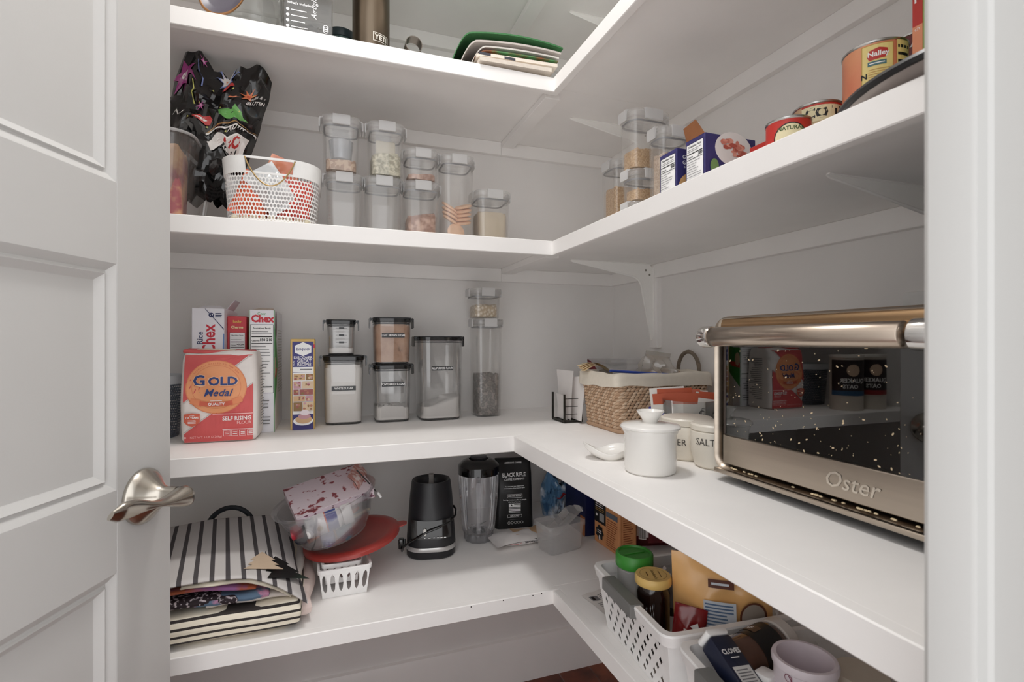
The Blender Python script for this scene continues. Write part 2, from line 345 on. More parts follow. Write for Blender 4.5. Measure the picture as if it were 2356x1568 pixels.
# ---- ceiling lamp ----
t = thing('ceiling_lamp', 'round frosted ceiling lamp of the pantry', 'lamp', (LAMP_POS[0], LAMP_POS[1], CEIL))
obj('lamp_base', lathe([(0, 0), (.135, 0), (.135, -.018), (0, -.018)][::-1], 36), TRIM, t)
L = bpy.data.lights.new('lamp_light', 'AREA'); L.shape = 'DISK'; L.size = .24; L.energy = LAMP_POWER; L.color = (1, .98, .96)
lo = bpy.data.objects.new('lamp_light', L); COL.objects.link(lo); lo.parent = t; lo.location = (0, 0, LAMP_POS[2] - CEIL)
# ================= common builders =================
CLEAR = clear('clear_plastic', (254, 254, 254), .10, .13, .1, (240, 239, 236))
LIDC = clear('lid_plastic', (254, 254, 254), .24, .15, .15, (242, 242, 242))
LATCH = clear('latch_plastic', (254, 254, 254), .8, .2, .25, (246, 246, 246))
GASK = mat('grey_silicone', (150, 151, 154), .5)
def canister(label, x, y, z, w, d, h, rz=0, group='clear latch-lid canisters', taper=.94):
    """clear canister with a clip-on lid: body, lid, seal and four latches"""
    t = thing('food_canister', label, 'canister', (x, y, z), rz, group)
    bw, bd = w - .009, d - .009; lh = min(.017, h * .2)
    r0 = min(.02, bw * .2); q = .003
    R = [rrect(bw * taper - 2 * q, bd * taper - 2 * q, r0, 4, 0), rrect(bw * taper, bd * taper, r0, 4, q), rrect(bw, bd, r0, 4, h - lh), rrect(bw, bd, r0, 4, h - .004)]
    I = [rrect(bw - .004, bd - .004, r0, 4, h - .004), rrect(bw - .004, bd - .004, r0, 4, h - lh), rrect(bw * taper - .006, bd * taper - .006, r0 * .9, 4, .004)]
    obj('body', loft(R + I), CLEAR, t)
    g = loft([rrect(w - .003, d - .003, r0 + .005, 5, h - lh), rrect(w, d, r0 + .006, 5, h - lh + .002), rrect(w, d, r0 + .006, 5, h - .003), rrect(w - .004, d - .004, r0 + .004, 5, h), rrect(w - .016, d - .016, r0, 5, h), rrect(w - .018, d - .018, r0, 5, h - .005)])
    lid = obj('lid', g, LIDC, t)
    obj('seal', loft([rrect(bw - .006, bd - .006, r0, 4, h - lh - .010), rrect(bw - .0042, bd - .0042, r0, 4, h - lh - .009), rrect(bw - .0042, bd - .0042, r0, 4, h - lh - .0065), rrect(bw - .006, bd - .006, r0, 4, h - lh - .0055), rrect(bw - .012, bd - .012, r0, 4, h - lh - .0065), rrect(bw - .012, bd - .012, r0, 4, h - lh - .009), rrect(bw - .006, bd - .006, r0, 4, h - lh - .010)], False, False), GASK, lid)
    lw = .42
    for a, ww, dd in ((0, w, d), (PI, w, d), (PI / 2, d, w), (-PI / 2, d, w)):
        L_ = ww * lw; o = dd / 2
        pr = [(-o - .0005, h - .0035), (-o + .006, h + .0005), (-o + .006, h + .002), (-o - .003, h + .001), (-o - .0046, h - .004), (-o - .0042, h - lh - .006), (-o - .0025, h - lh - .0075), (-o - .0016, h - lh - .006)]
        v = loft([[(s_ * L_ / 2, p[0], p[1]) for p in pr] for s_ in (-1, -.92, .92, 1)])
        obj('latch', xf(v, RZ(a)), LATCH, lid)
    return t
def fill(name, label, cat, x, y, z, w, d, h, m, rz=0, taper=.9, H=None, bump=.004, slope=0, seed=0, r=.015):
    """loose food inside a canister (nobody could count it)"""
    rnd = random.Random(seed); R = []
    H = H or h * 3; f = lambda zz: taper + (1 - taper) * zz / H
    for zz in (0, .25, .5, .75, .93): R.append(rrect(w * f(zz * h), d * f(zz * h), r, 4, zz * h + (0 if zz < .9 else 0)))
    def top(s): return [(p[0] * s, p[1] * s, h + rnd.uniform(-bump, bump) + slope * p[0]) for p in rrect(w * f(h), d * f(h), r, 4, 0)]
    R[-1] = [(p[0], p[1], p[2] + slope * p[0] * .9) for p in R[-1]]
    R += [top(.97), top(.75), top(.5), top(.25), top(.05)]
    o = obj(name, loft(R), m, None, (x, y, z), (0, 0, rz), smooth=60); return tag(o, label, cat, None, 'stuff')
def pillow(w, h, t, nx=14, ny=18, crimp=.012, seed=1, wr=.15):
    """sealed foil packet: two bulging sheets with crimped ends, upright (x across, z up)"""
    rnd = random.Random(seed); ph = [rnd.uniform(0, 6) for _ in range(6)]
    def sheet(s):
        def f(u, v):
            x = (u - .5) * w; z = v * h
            ed = max(0, min(1, (z - crimp) / (h * .3))) * max(0, min(1, (h - crimp - z) / (h * .3))); e = max(0., 1 - abs(2 * u - 1) ** 2.4) ** .6 * (1 - (1 - min(1, ed)) ** 2)
            k = 1 + wr * (math.sin(9 * u + 7 * v + ph[0]) * math.sin(11 * v + ph[1]) + .6 * math.sin(17 * u - 13 * v + ph[2]))
            return (x * (1 - .08 * e), s * (t / 2 * e * k + .0006) + .004 * math.sin(5 * v + ph[3]) * (1 - e), z)
        return grid(f, nx, ny)
    a, b = sheet(-1), sheet(1); b = (b[0], [q[::-1] for q in b[1]]); return join(a, b)
def perforated(fn, nu, nv, hole=.55, shape=8, sx=1, sy=1, mask=None, flat=False):
    """sheet with real holes; fn(u, v) -> point, u runs across (0..1), v up"""
    v, f = [], []; C = [(-1, -1), (0, -1), (1, -1), (1, 0), (1, 1), (0, 1), (-1, 1), (-1, 0)]
    for j in range(nv):
        if flat and j % 2: k = len(v); v += [tuple(fn(a, (j + b) / nv)) for a, b in ((0, 0), (.5 / nu, 0), (.5 / nu, 1), (0, 1))]; f.append((k, k + 1, k + 2, k + 3))
        for i in range(nu):
            cu, cv = i + .5 + (.5 if j % 2 else 0), j + .5; k = len(v)
            for a, b in C: v.append(tuple(fn((cu + a * .5) / nu, (cv + b * .5) / nv)))
            if mask and not mask(cu / nu, cv / nv): f.append(tuple(range(k, k + 8))); continue
            for q, (a, b) in enumerate(C):
                an = math.atan2(b, a); rr = hole * .5 * (1 if shape == 8 else (1.0 if q % 2 else .62)); v.append(tuple(fn((cu + rr * sx * math.cos(an)) / nu, (cv + rr * sy * math.sin(an)) / nv)))
            for q in range(8): f.append((k + q, k + (q + 1) % 8, k + 8 + (q + 1) % 8, k + 8 + q))
    return v, f
def tin(name, label, x, y, z, r, h, m, group=None, cat='tin', rz=0, seg=36):
    t = thing(name, label, cat, (x, y, z), rz, group); st = mat('tin_steel', (178, 178, 176), .25, 1)
    obj('label_band', lathe([(r, .004), (r, h - .004)], seg, False, False), m, t)
    obj('can_body', lathe([(0, 0), (r - .001, 0), (r + .0012, .001), (r + .0012, .0035), (r - .0004, .005), (r - .0004, h - .005), (r + .0012, h - .0035), (r + .0012, h - .001), (r, h), (r - .002, h - .0005), (r - .003, h - .004), (0, h - .004)], seg), st, t)
    return t

# ================= shelf S1 (top of the picture) =================
# leaning plate with gold rim
p = at_Y(512, -30, 1.27)
t = thing('oval_dish', 'grey oval dish with a dark gold rim leaning before the ribbed jar', 'dish', (p.x, 1.285, S1), 0)
M = T(0, 0, .075) @ RY(.35) @ Matrix.Diagonal((.62, 1, 1, 1)) @ RX(PI / 2 - .15)
obj('dish_body', xf(lathe([(0, .004), (.045, .004), (.05, .006), (.066, .014), (.068, .0165), (.066, .0175), (.049, .0095), (.043, .008), (0, .008)], 56), M), mat('plate_glaze', (84, 80, 90), .4), t)
obj('rim_band', xf(tube([(.0675 * math.cos(a), .0675 * math.sin(a), .0165) for a in [2 * PI * i / 56 for i in range(56)]], .003, 8, True), M), mat('gold_rim', (136, 94, 52), .35, .3), t)
# translucent pink bag at the far end
t = obj('zip_bag', pillow(.13, .16, .05, seed=3), clear('pink_film', (236, 206, 208), .45, .4, .15, (216, 170, 172)), None, (-.50, 1.31, S1)); tag(t, 'translucent bag with pinkish contents at the door end of the high shelf', 'bag')
# ribbed glass jar
p = at_Y(588, 30, 1.46)
t = thing('glass_jar', 'large ribbed clear glass jar with faceted base on the high shelf', 'jar', (p.x, 1.47, S1)); jr = .088
GL = clear('jar_glass', (246, 248, 247), .24, .8, .03, (226, 228, 224))
R = []
for r_, z_, rib in ((.078, 0, 0), (.084, .004, 0), (.086, .02, .004), (.087, .055, .004), (.0875, .062, 0), (.0905, .066, 0), (.0905, .072, 0), (.087, .076, 0), (.0865, .088, 0), (.090, .092, 0), (.090, .099, 0), (.0855, .104, 0), (.085, .20, 0), (.07, .23, 0), (.06, .24, 0)):
    R.append([((r_ - rib * (k % 4 in (0,))) * math.cos(2 * PI * k / 96), (r_ - rib * (k % 4 in (0,))) * math.sin(2 * PI * k / 96), z_) for k in range(96)])
obj('jar_body', loft(R, True, False), GL, t); obj('jar_neck', lathe([(.06, .24), (.064, .243), (.064, .25), (.058, .252), (.056, .245)], 40, False, False), GL, t)
# clear carton with white print
pl, pr = at_Y(652, 40, 1.285), at_Y(765, 40, 1.285)
w = pr.x - pl.x; d = .07
t = thing('clear_carton', 'clear plastic carton printed in white, standing before the teal jar', 'carton', ((pl.x + pr.x) / 2, 1.285 + d / 2, S1))
obj('carton_body', bbox(-w / 2, w / 2, -d / 2, d / 2, 0, .24, .002), clear('carton_clear', (206, 205, 202), .14, .8, .05, (190, 188, 184)), t)
obj('folded_bag_inside', xf(pillow(w * .8, .07, .06, seed=9, wr=.5), T(0, 0, .002)), clear('crinkled_film', (240, 240, 238), .3, .9, .08), t)
P = front(w, d); wi = M_WHITE()
P.text("What's Included", w * .07, .088, .0085, wi, 'LEFT', .01)
for k in range(5): P.disc(w * .085, .072 - k * .013, .0035, wi); P.lines(w * .15, w * .5, .068 - k * .013, .076 - k * .013, 1, wi, .25)
P.text('Airtight', w * .62, .085, .017, wi, rot=PI / 2, shear=.3)
for q in (.03, .05, .07): P.ring(w * .86, .03 + q * .2, .006, .0015, wi, 12)
P.rect(w * .06, .104, w * .16, .20, M_GREYINK()); P.lines(w * .2, w * .95, .108, .15, 5, wi, .22, .2); P.rect(w * .2, .16, w * .55, .21, wi); P.rect(w * .58, .16, w * .93, .21, wi)
P.build(t)
# teal embossed jar
p = at_Y(790, 60, 1.45)
t = thing('teal_jar', 'small teal embossed glass jar between the clear carton and the bronze tumbler', 'jar', (p.x - .006, 1.43, S1))
obj('jar_body', lathe([(0, 0), (.036, 0), (.041, .006), (.042, .04), (.040, .075), (.034, .085), (.033, .1), (.031, .1)], 36, True, False), speck('teal_glass', (62, 84, 84), (112, 134, 130), 90, .4, .6, .2, bump=.8, coat=.5), t)
obj('lid', lathe([(0, .118), (.036, .118), (.037, .115), (.037, .098), (0, .098)][::-1], 36), mat('dark_teal_lid', (44, 56, 60), .4), t)
# bronze tumbler
pl, pr = at_Y(812, 60, 1.33), at_Y(897, 60, 1.33); r = (pr.x - pl.x) / 2 * 1.02
t = thing('steel_tumbler', 'tall bronze metal tumbler with a small outlined logo near its base', 'tumbler', ((pl.x + pr.x) / 2, 1.345, S1))
obj('cup', lathe([(0, 0), (r * .94, 0), (r, .004), (r, .23), (r * .97, .235), (0, .235)], 48), mat('bronze_metal', (112, 100, 86), .28, 1, stretch=(1, 1, .05), scale=90), t)
P = wrapped(r, 0, -PI / 2 + .48); wi = mat('etched_silver', (214, 210, 200), .35, .3)
P.text('YETI', 0, .056, .017, wi, bold=.03); P.frame(-.021, .0455, .021, .0665, .0013, wi); P.build(t, 'logo')
# metal loop
p = at_Y(950, 108, 1.262)
t = obj('metal_cutter', join(xf(lathe([(.019, 0), (.0205, 0), (.0205, .03), (.019, .03), (.019, 0)], 28, False, False), T(0, 0, .0205) @ RX(PI / 2))), mat('dull_tin', (116, 108, 100), .35, .9), None, (p.x, 1.275, S1 + .003)); tag(t, 'small round metal cutter lying on edge beside the tumbler', 'cutter')
# folded reusable bags: one stack of bent layers
def folded(label, x0, x1, y0, y1, zl, zr, th, m, dome=0, roll=.5, droop=0, name='folded_bag', group='folded shopping bags on the high shelf', edge=None):
    """soft bag folded over on itself: a thick bent sheet with a round fold at the -X end"""
    def prof(off):
        P_ = []
        for i in range(29):
            u = i / 28; x = x0 + (x1 - x0) * u; z = zl * (1 - u) + zr * u + dome * math.sin(PI * min(1, u * 1.0)) ** .8
            if u < .16: q = (.16 - u) / .16; z -= q ** 2 * (zl + dome * .35) * roll
            P_.append((x, z + off))
        return P_
    A, B = prof(th), prof(0)
    ring = A + B[::-1]; R = []
    for j in range(9):
        v_ = j / 8; y = y0 + (y1 - y0) * v_; dz = -droop * (1 - v_) ** 3; sh = 1 if 0 < j < 8 else .6
        R.append([(x, y, z + dz + (0 if k < 29 else (1 - sh) * th * .4) - ((1 - sh) * th * .4 if k < 29 else 0)) for k, (x, z) in enumerate(ring)])
    o = obj(name, loft(R), m, None, (0, 0, S1), smooth=50); return tag(o, label, 'bag', group)
gx0, gx1 = at_Y(1042, 120, 1.25).x, .60
folded('green edged reusable bag folded over the top of the stack on the high shelf', gx0, gx1, 1.262, 1.50, .075, .098, .006, mat('green_fabric', (58, 112, 66), .8, var=.1, scale=200), .018, .88)
folded('grey lining bag folded just under the green edged one', gx0 + .022, gx1 - .008, 1.258, 1.50, .060, .080, .007, mat('grey_fabric', (186, 178, 172), .85, var=.06, scale=150), .010, .85)
folded('pale bag with a thin green stripe in the middle of the folded stack', gx0 + .050, gx1 - .016, 1.254, 1.50, .051, .064, .006, mat('pale_fabric', (196, 192, 186), .85, var=.06), .006, .8)
folded('brown and green paper bag folded inside the stack', gx0 + .056, gx1 - .02, 1.252, 1.48, .043, .054, .005, speck('brown_green', (112, 62, 30), (70, 120, 72), 20), .003, .5)
o = folded('cream canvas bag with dark printed blocks folded low in the stack', gx0 + .06, gx1 - .024, 1.246, 1.48, .027, .036, .012, mat('cream_canvas', (222, 212, 200), .85, var=.04, scale=120), 0, .2)
nv = mat('navy_print', (58, 58, 66), .7)
for a, b in ((.066, .098), (.135, .165)): P = Print((0, 1.2463, 0), (1, 0, 0), (0, 0, 1)); P.rect(gx0 + a, .0315, gx0 + b, .0385, nv); P.build(o, 'printed_block')
folded('lowest cream bag of the stack hanging over the shelf edge', gx0 + .064, gx1 - .05, 1.226, 1.48, .003, .008, .015, mat('cream_canvas_b', (214, 204, 192), .85, var=.05, scale=120), 0, .2)
# blue and white carton beyond the corner
o = obj('blue_carton', bbox(-.03, .03, -.04, .04, 0, .2, .001), speck('blue_white_print', (120, 178, 214), (232, 238, 242), 14, .45, .55), None, (.70, 1.02, S1), (0, 0, .1)); tag(o, 'pale blue and white carton on the high shelf beyond the inner corner', 'carton')
# ================= shelf S2: canisters on the back arm =================
OATS = speck('oat_flakes', (206, 176, 148), (168, 130, 102), 140, .4, .6, .8, bump=1, kind='cell')
RICEW = speck('pale_shreds', (226, 220, 196), (150, 144, 118), 120, .35, .62, .7, bump=1)
PINK = speck('dry_pink', (206, 168, 148), (150, 104, 84), 60, .4, .6, .7, bump=1)
CRUMB = speck('beige_grain', (222, 186, 140), (188, 146, 98), 260, .4, .6, .85, bump=.6)
def px_can(label, l, r, top, yf, z, d=None, **k):
    a, b = at_Y(l, top, yf), at_Y(r, top, yf); w = b.x - a.x; d = d or w
    return canister(label, (a.x + b.x) / 2, yf + d / 2, z, w, d, a.z - z, **k), (a.x + b.x) / 2, yf + d / 2, w, d, a.z
YF = 1.375
B_, bx_, by_, bw_, bd_, bz_ = px_can('empty clear canister under the one holding oats', 745, 838, 391, YF, S2)
A_, ax_, ay_, aw_, ad_, az_ = px_can('clear canister with a little oats, leftmost of the upper row', 737, 833, 257, YF - .01, bz_ + .002)
fill('oats', 'shallow layer of brown oats in the leftmost upper canister', 'oats', ax_, ay_, bz_ + .0065, aw_ - .022, ad_ - .022, .026, OATS, seed=1, taper=.945, H=.3)
o = obj('scoop', lathe([(0, 0), (.022, 0), (.026, .004), (.031, .052), (.0295, .052), (.0245, .005), (0, .003)], 28), clear('scoop_plastic', (244, 246, 250), .3, .9, .05, (235, 238, 242)), None, (ax_, ay_ - .01, bz_ + .034), (0, 0, 0)); tag(o, 'small clear measuring cup standing in the oats', 'cup')
D_, dx_, dy_, dw_, dd_, dz_ = px_can('empty clear canister under the one holding pale shreds', 838, 930, 400, YF, S2)
C_, cx_, cy_, cw_, cd_, cz_ = px_can('clear canister half full of pale coconut-like shreds, upper row', 845, 936, 273, YF - .008, dz_ + .002)
fill('shredded_coconut', 'pale shredded flakes heaped in the second upper canister', 'flakes', cx_, cy_, dz_ + .0065, cw_ - .022, cd_ - .022, .052, RICEW, seed=2, taper=.945, H=.3, bump=.007)
o = obj('paper_packet', xf(bbox(-.026, .026, -.004, .004, 0, .062, .002), RX(-.1)), mat('cream_paper', (222, 214, 196), .8), None, (cx_, cy_ - .006, dz_ + .045)); tag(o, 'cream paper packet stuck in the pale flakes', 'packet')
F_, fx_, fy_, fw_, fd_, fz_ = px_can('clear canister a third full of pink-brown pieces, lower row', 930, 1017, 411, YF, S2)
fill('dried_pieces', 'pink-brown dried pieces in the lower third canister', 'dried food', fx_, fy_, S2 + .0045, fw_ - .022, fd_ - .022, .072, PINK, seed=3, taper=.945, H=.3, bump=.006, slope=.15)
E_, ex_, ey_, ew_, ed_, ez_ = px_can('short clear canister with a thin layer of pink-brown pieces, upper row', 931, 1016, 336, YF - .004, fz_ + .002)
fill('dried_pieces', 'thin layer of pink-brown pieces in the short upper canister', 'dried food', ex_, ey_, fz_ + .0065, ew_ - .022, ed_ - .022, .014, PINK, seed=4, taper=.945, H=.3, bump=.004)
G_, gx_, gy_, gw_, gd_, gz_ = px_can('tall clear canister holding a few round cookies', 1016, 1097, 350, YF, S2)
CK = mat('cookie', (232, 190, 158), .8, var=.08, scale=90)
disc = lathe([(0, 0), (.022, 0), (.0245, .002), (.0245, .0055), (.021, .0075), (.008, .009), (0, .0088)], 24)
gw = gw_ - .03
def cookie(x, y, z, rx, ry, rz=0):
    o = obj('round_cookie', disc, CK, None, (gx_ + x, gy_ + y, S2 + .006 + z), (rx, ry, rz)); tag(o, 'round pale cookie inside the tall canister', 'cookie', 'round cookies in the tall canister')
for k in range(4): cookie(-.019 - k * .001, -.014, .066 + k * .012, .25 + .06 * math.sin(5 * k), .50 + .05 * math.cos(4 * k), 0)
for k in range(5): cookie(.018 + k * .0006, -.012, .060 + k * .0115, .3 + .05 * math.sin(3 * k), -.22 + .05 * math.cos(7 * k), 0)
cookie(-.006, -.028, .032, PI / 2 - .2, 0, .1); cookie(.018, .012, .010, 0, .1); cookie(-.014, .008, .012, .1, 0); cookie(.016, .010, .024, .1, .1); cookie(-.014, .012, .028, .1, -.1)
H_, hx_, hy_, hw_, hd_, hz_ = px_can('clear canister of cloudy contents, last of the back row', 1097, 1180, 432, YF + .01, S2)
fill('pale_flour', 'cloudy beige flour in the last canister of the back row', 'flour', hx_, hy_, S2 + .0045, hw_ - .022, hd_ - .022, .10, mat('cloudy_meal', (206, 192, 170), .9), seed=5, taper=.945, H=.3)
# ================= shelf S2: right arm =================
def xcan(label, x0, y0, w, d, z, h, **k): return canister(label, x0 + w / 2, y0 + d / 2, z, w, d, h, **k)
xcan('tall slim canister of tan grain in the corner beside the stacked canisters', .745, 1.235, .088, .092, S2, .245)
fill('tan_grain', 'tan grain filling most of the slim corner canister', 'grain', .789, 1.281, S2 + .0045, .066, .07, .165, CRUMB, seed=6, taper=.945, H=.4)
xcan('lowest small canister of the stack, only its lid showing', .664, 1.018, .106, .072, S2, .063)
xcan('small canister with golden crumbs in the middle of the stack', .664, 1.018, .106, .072, S2 + .065, .074)
xcan('wide canister of golden crumbs on top of the stack, nearly touching the shelf above', .66, 1.016, .114, .078, S2 + .141, .138)
fill('golden_crumbs', 'golden crumbs in the top canister of the stack', 'crumbs', .717, 1.055, S2 + .1455, .094, .056, .048, CRUMB, seed=7, taper=.945, H=.3, slope=.12)
fill('golden_crumbs', 'golden crumbs in the middle canister of the stack', 'crumbs', .717, 1.054, S2 + .0695, .086, .048, .028, CRUMB, seed=8, taper=.945, H=.3, slope=.1)
xcan('canister full of pale crumbs between the stack and the blue boxes', .676, .928, .088, .068, S2, .205)
fill('pale_crumbs', 'pale crumbs filling the canister beside the blue boxes', 'crumbs', .72, .962, S2 + .0045, .066, .048, .145, speck('pale_crumb', (222, 200, 178), (190, 162, 136), 240, .4, .6, .85, bump=.6), seed=9, taper=.945, H=.4)
# blue pasta boxes: nutrition panel on the aisle face
BL = mat('indigo_card', (58, 54, 110), .5, var=.05, scale=40); BK = M_BLACK(); WI = M_WHITE(); KR = mat('kraft_card', (150, 98, 62), .8, var=.08)
def nutrition(P, x0, y0, x1, y1, cal='200', title='Nutrition Facts'):
    w, h = x1 - x0, y1 - y0; P.rect(x0, y0, x1, y1, WI); P.frame(x0, y0, x1, y1, w * .018, BK)
    P.text(title, x0 + w * .5, y1 - h * .055, w * .125, BK, bold=.02); P.lines(x0 + w * .06, x1 - w * .06, y1 - h * .15, y1 - h * .09, 2, BK, .22)
    P.rect(x0 + w * .05, y1 - h * .185, x1 - w * .05, y1 - h * .17, BK); P.text('Calories', x0 + w * .06, y1 - h * .235, w * .1, BK, 'LEFT', .02)
    P.text(cal, x1 - w * .05, y1 - h * .225, w * .17, BK, 'RIGHT', .03); P.rect(x0 + w * .05, y1 - h * .28, x1 - w * .05, y1 - h * .27, BK)
    P.lines(x0 + w * .06, x1 - w * .1, y0 + h * .1, y1 - h * .30, 14, M_GREYINK(), .2, .6)
    P.rect(x0 + w * .05, y0 + h * .085, x1 - w * .05, y0 + h * .1, BK)
def pasta_box(label, x0, y0, w, d, h, opened):
    t = thing('pasta_box', label, 'box', (x0 + w / 2, y0 + d / 2, S2), group='blue pasta boxes')
    obj('carton', bbox(-w / 2, w / 2, -d / 2, d / 2, 0, h, .001), BL, t)
    P = left(w, d); nutrition(P, d * .06, h * .04, d * .93, h * .93); P.build(t, 'nutrition_panel')
    P = front(w, d)
    if opened:
        P.disc(w * .55, h * .80, h * .35, mat('dish_white', (232, 230, 228), .4), h * .26)
        rnd = random.Random(4); pk = [mat('ham_%d' % i, c, .6) for i, c in enumerate(((206, 128, 112), (184, 92, 78), (226, 158, 140)))]
        for k in range(26): a = rnd.uniform(0, 6.28); q = rnd.random() ** .6; P.disc(w * .55 + h * .24 * q * math.cos(a), h * .82 + h * .14 * q * math.sin(a), rnd.uniform(.004, .010), pk[k % 3], rnd.uniform(.002, .006), 10)
        P.disc(w * .17, h * .5, .010, mat('basil_green', (116, 150, 92), .6), .015, 14); P.lines(w * .3, w * .62, h * .28, h * .38, 1, mat('red_print', (190, 44, 52), .6), .6, 0); P.disc(w * .12, h * .12, .005, mat('ham_0'), .008, 10)
    else:
        P.text('GIVE', w * .25, h * .86, .011, WI, bold=.02); P.text('GIVE', w * .25, h * .77, .011, WI, bold=.02); P.text('Pasta', w * .25, h * .69, .008, WI); P.disc(w * .3, h * .36, .026, mat('pasta_tan', (226, 178, 120), .6), .03, 20)
    o = P.build(t, 'front_print'); o['kind'] = 'stuff'
    if opened:
        for pts, n_ in (([(-w / 2, d / 2), (-w / 2 + .03, d / 2), (-w / 2 + .024, d / 2 + .004), (-w / 2 - .004, d / 2)], 0),): pass
        obj('flap', xf(prism([(-w / 2 + .002, 0), (w * .02, 0), (w * .0, .03), (-w / 2 + .012, .034)], -.0005, .0005), T(0, d / 2 - .002, h - .001) @ RX(PI / 2 - .3)), KR, t)
        obj('flap', xf(prism([(w * .04, 0), (w / 2 - .02, 0), (w / 2 - .014, .018), (w * .08, .02)], -.0005, .0005), T(0, d / 2 - .002, h - .001) @ RX(PI / 2 - .3)), KR, t)
        obj('flap', xf(prism([(-d / 2 + .002, 0), (d / 2 - .002, 0), (d / 2 - .008, .026), (-d / 2 + .01, .03)], -.0005, .0005), T(-w / 2 + .001, 0, h - .001) @ RZ(PI / 2) @ RX(PI / 2 - .5)), KR, t)
    return t
pasta_box('blue pasta box with a tan pasta picture, next to the canister of pale crumbs', .66, .856, .10, .056, .125, False)
pasta_box('opened blue pasta box with torn flaps and a plate of pink food', .66, .774, .121, .055, .125, True)
# tins further along
RED = mat('red_label', (186, 48, 40), .4, var=.06); 
o = thing('rice_packet', 'small red packet reading RICE between the blue box and the tins', 'packet', (.747, .700, S2)); obj('carton', bbox(-.03, .03, -.025, .025, 0, .084, .001), RED, o)
P = front(.06, .05); P.text('RICE', .022, .066, .017, WI, bold=.02); P.rect(.002, .04, .058, .05, WI); P.build(o); P = left(.06, .05); P.rect(.004, .01, .046, .05, WI); P.build(o, 'side_print')
t = tin('food_tin', 'red tin with a cream oval reading NATURAL, first after the blue boxes', .705, .631, S2, .033, .090, RED, 'food tins')
P = wrapped(.033, 0, -2.3); P.disc(0, .056, .024, mat('cream_print', (226, 216, 176), .5), .022); P.ring(0, .056, .025, .0018, BK, 28, .023); P.text('NATURAL', 0, .070, .0085, mat('green_ink', (60, 84, 40), .5), bold=.03); P.build(t)
t = tin('food_tin', 'tin with heavy black capitals CO TE beside the wide pan', .782, .641, S2, .037, .129, speck('black_cream_label', (210, 190, 150), (150, 54, 40), 8, .5, .6), 'food tins')
P = wrapped(.037, 0, -2.3); P.rect(-.03, .095, .05, .121, mat('cream_print', (226, 216, 176), .5)); P.text('CO TE', .008, .108, .025, BK, bold=.04, xs=.9); P.rect(-.03, .121, .05, .124, RED); P.build(t)
t = tin('food_tin', 'plain orange tin directly underneath the wide orange chili tin', .80, .557, S2, .041, .094, mat('orange_label', (214, 118, 78), .4), 'food tins')
t = tin('chili_tin', 'wide orange tin with a yellow panel and red emblem, raised on another tin', .80, .557, S2 + .095, .0425, .089, speck('orange_fade', (214, 122, 92), (230, 170, 124), 9, .3, .7, .4), 'food tins')
YE = mat('pale_yellow', (232, 212, 138), .45)
P = wrapped(.0425, 0, -2.5); P.rect(-.018, .012, .022, .082, YE); P.frame(-.018, .012, .022, .082, .001, mat('gold_line', (190, 150, 70), .4))
P.poly([(-.011, .064), (-.008, .073), (.004, .076), (.014, .073), (.016, .066), (.012, .060), (-.008, .058)], RED); P.text('Nalley', .003, .067, .0105, WI, bold=.02)
tl = mat('teal_print', (70, 112, 118), .5); P.rect(-.010, .050, .013, .0565, tl); P.lines(-.008, .011, .0518, .0548, 1, WI, .5, 0); P.text('N', -.0145, .036, .011, BK, bold=.03); P.lines(-.009, .020, .018, .046, 8, mat('ochre_ink', (196, 150, 90), .6), .25)
P.rect(.026, .010, .05, .084, YE); P.lines(.028, .048, .014, .08, 6, BK, .4, .1); P.build(t)
t = tin('food_tin', 'small dark red tin behind the orange chili tin', .905, .56, S2 + .12, .037, .105, mat('dark_red_label', (110, 26, 24), .4), 'food tins')
P = wrapped(.037, 0, -2.35); P.text('NATURAL', 0, .085, .012, WI, bold=.03); P.build(t)
t = tin('food_tin', 'plain steel tin under the small dark red one', .905, .56, S2, .037, .119, mat('steel_paper', (176, 150, 110), .5), 'food tins')
t = thing('noodle_box', 'tall red and green box at the far end of the tin shelf', 'box', (.835, .452, S2))
obj('carton', bbox(-.035, .035, -.05, .05, 0, .27, .001), mat('leaf_green', (138, 158, 70), .5), t)
P = left(.07, .1); P.rect(0, .19, .0135, .27, RED); P.rect(0, .12, .0135, .19, mat('peach_print', (222, 146, 110), .5)); P.text('P', .0065, .235, .036, WI, bold=.02, xs=.5); P.text('ch', .0065, .185, .008, WI); P.build(t)
# shallow dark-rimmed pan overhanging the edge
t = thing('shallow_pan', 'wide shallow pan with a dark rim overhanging the tin shelf', 'pan', (.743, .335, S2))
obj('bowl', lathe([(0, 0), (.125, 0), (.135, .001), (.168, .006), (.186, .015), (.188, .018), (.185, .0185), (.166, .0095), (.133, .0045), (0, .0035)], 72), mat('pan_enamel', (172, 162, 156), .3, .2), t)
obj('rim', xf(lathe([(.1885, -.004), (.1925, -.0035), (.194, .0005), (.1925, .0045), (.1875, .005), (.186, .001), (.1885, -.004)], 72, False, False), T(0, 0, .0175)), mat('black_rim', (34, 34, 36), .3), t)
# ================= shelf S2: left end =================
# clear tub holding the crisp bag
zt = .189; xr = -.282
t = thing('plastic_tub', 'clear open plastic tub with hazy contents by the door, holding the black crisp bag', 'tub', (xr - .115, 1.415, S2))
TUB = clear('tub_plastic', (250, 249, 249), .16, .6, .08, (216, 208, 204))
w, d = .218, .278
R = [rrect(w - .05, d - .05, .03, 5, 0), rrect(w - .036, d - .036, .034, 5, .006), rrect(w - .012, d - .012, .04, 5, zt * .6), rrect(w + .004, d + .004, .045, 5, zt - .006), rrect(w + .012, d + .012, .047, 5, zt - .004), rrect(w + .012, d + .012, .047, 5, zt), rrect(w, d, .043, 5, zt)]
obj('tub_wall', loft(R, True, False), TUB, t)
obj('rim', tube(rrect(w + .01, d + .01, .046, 8, zt), .0032, 8, True), clear('tub_rim', (240, 240, 240), .55, .5, .1, (240, 240, 240)), t)
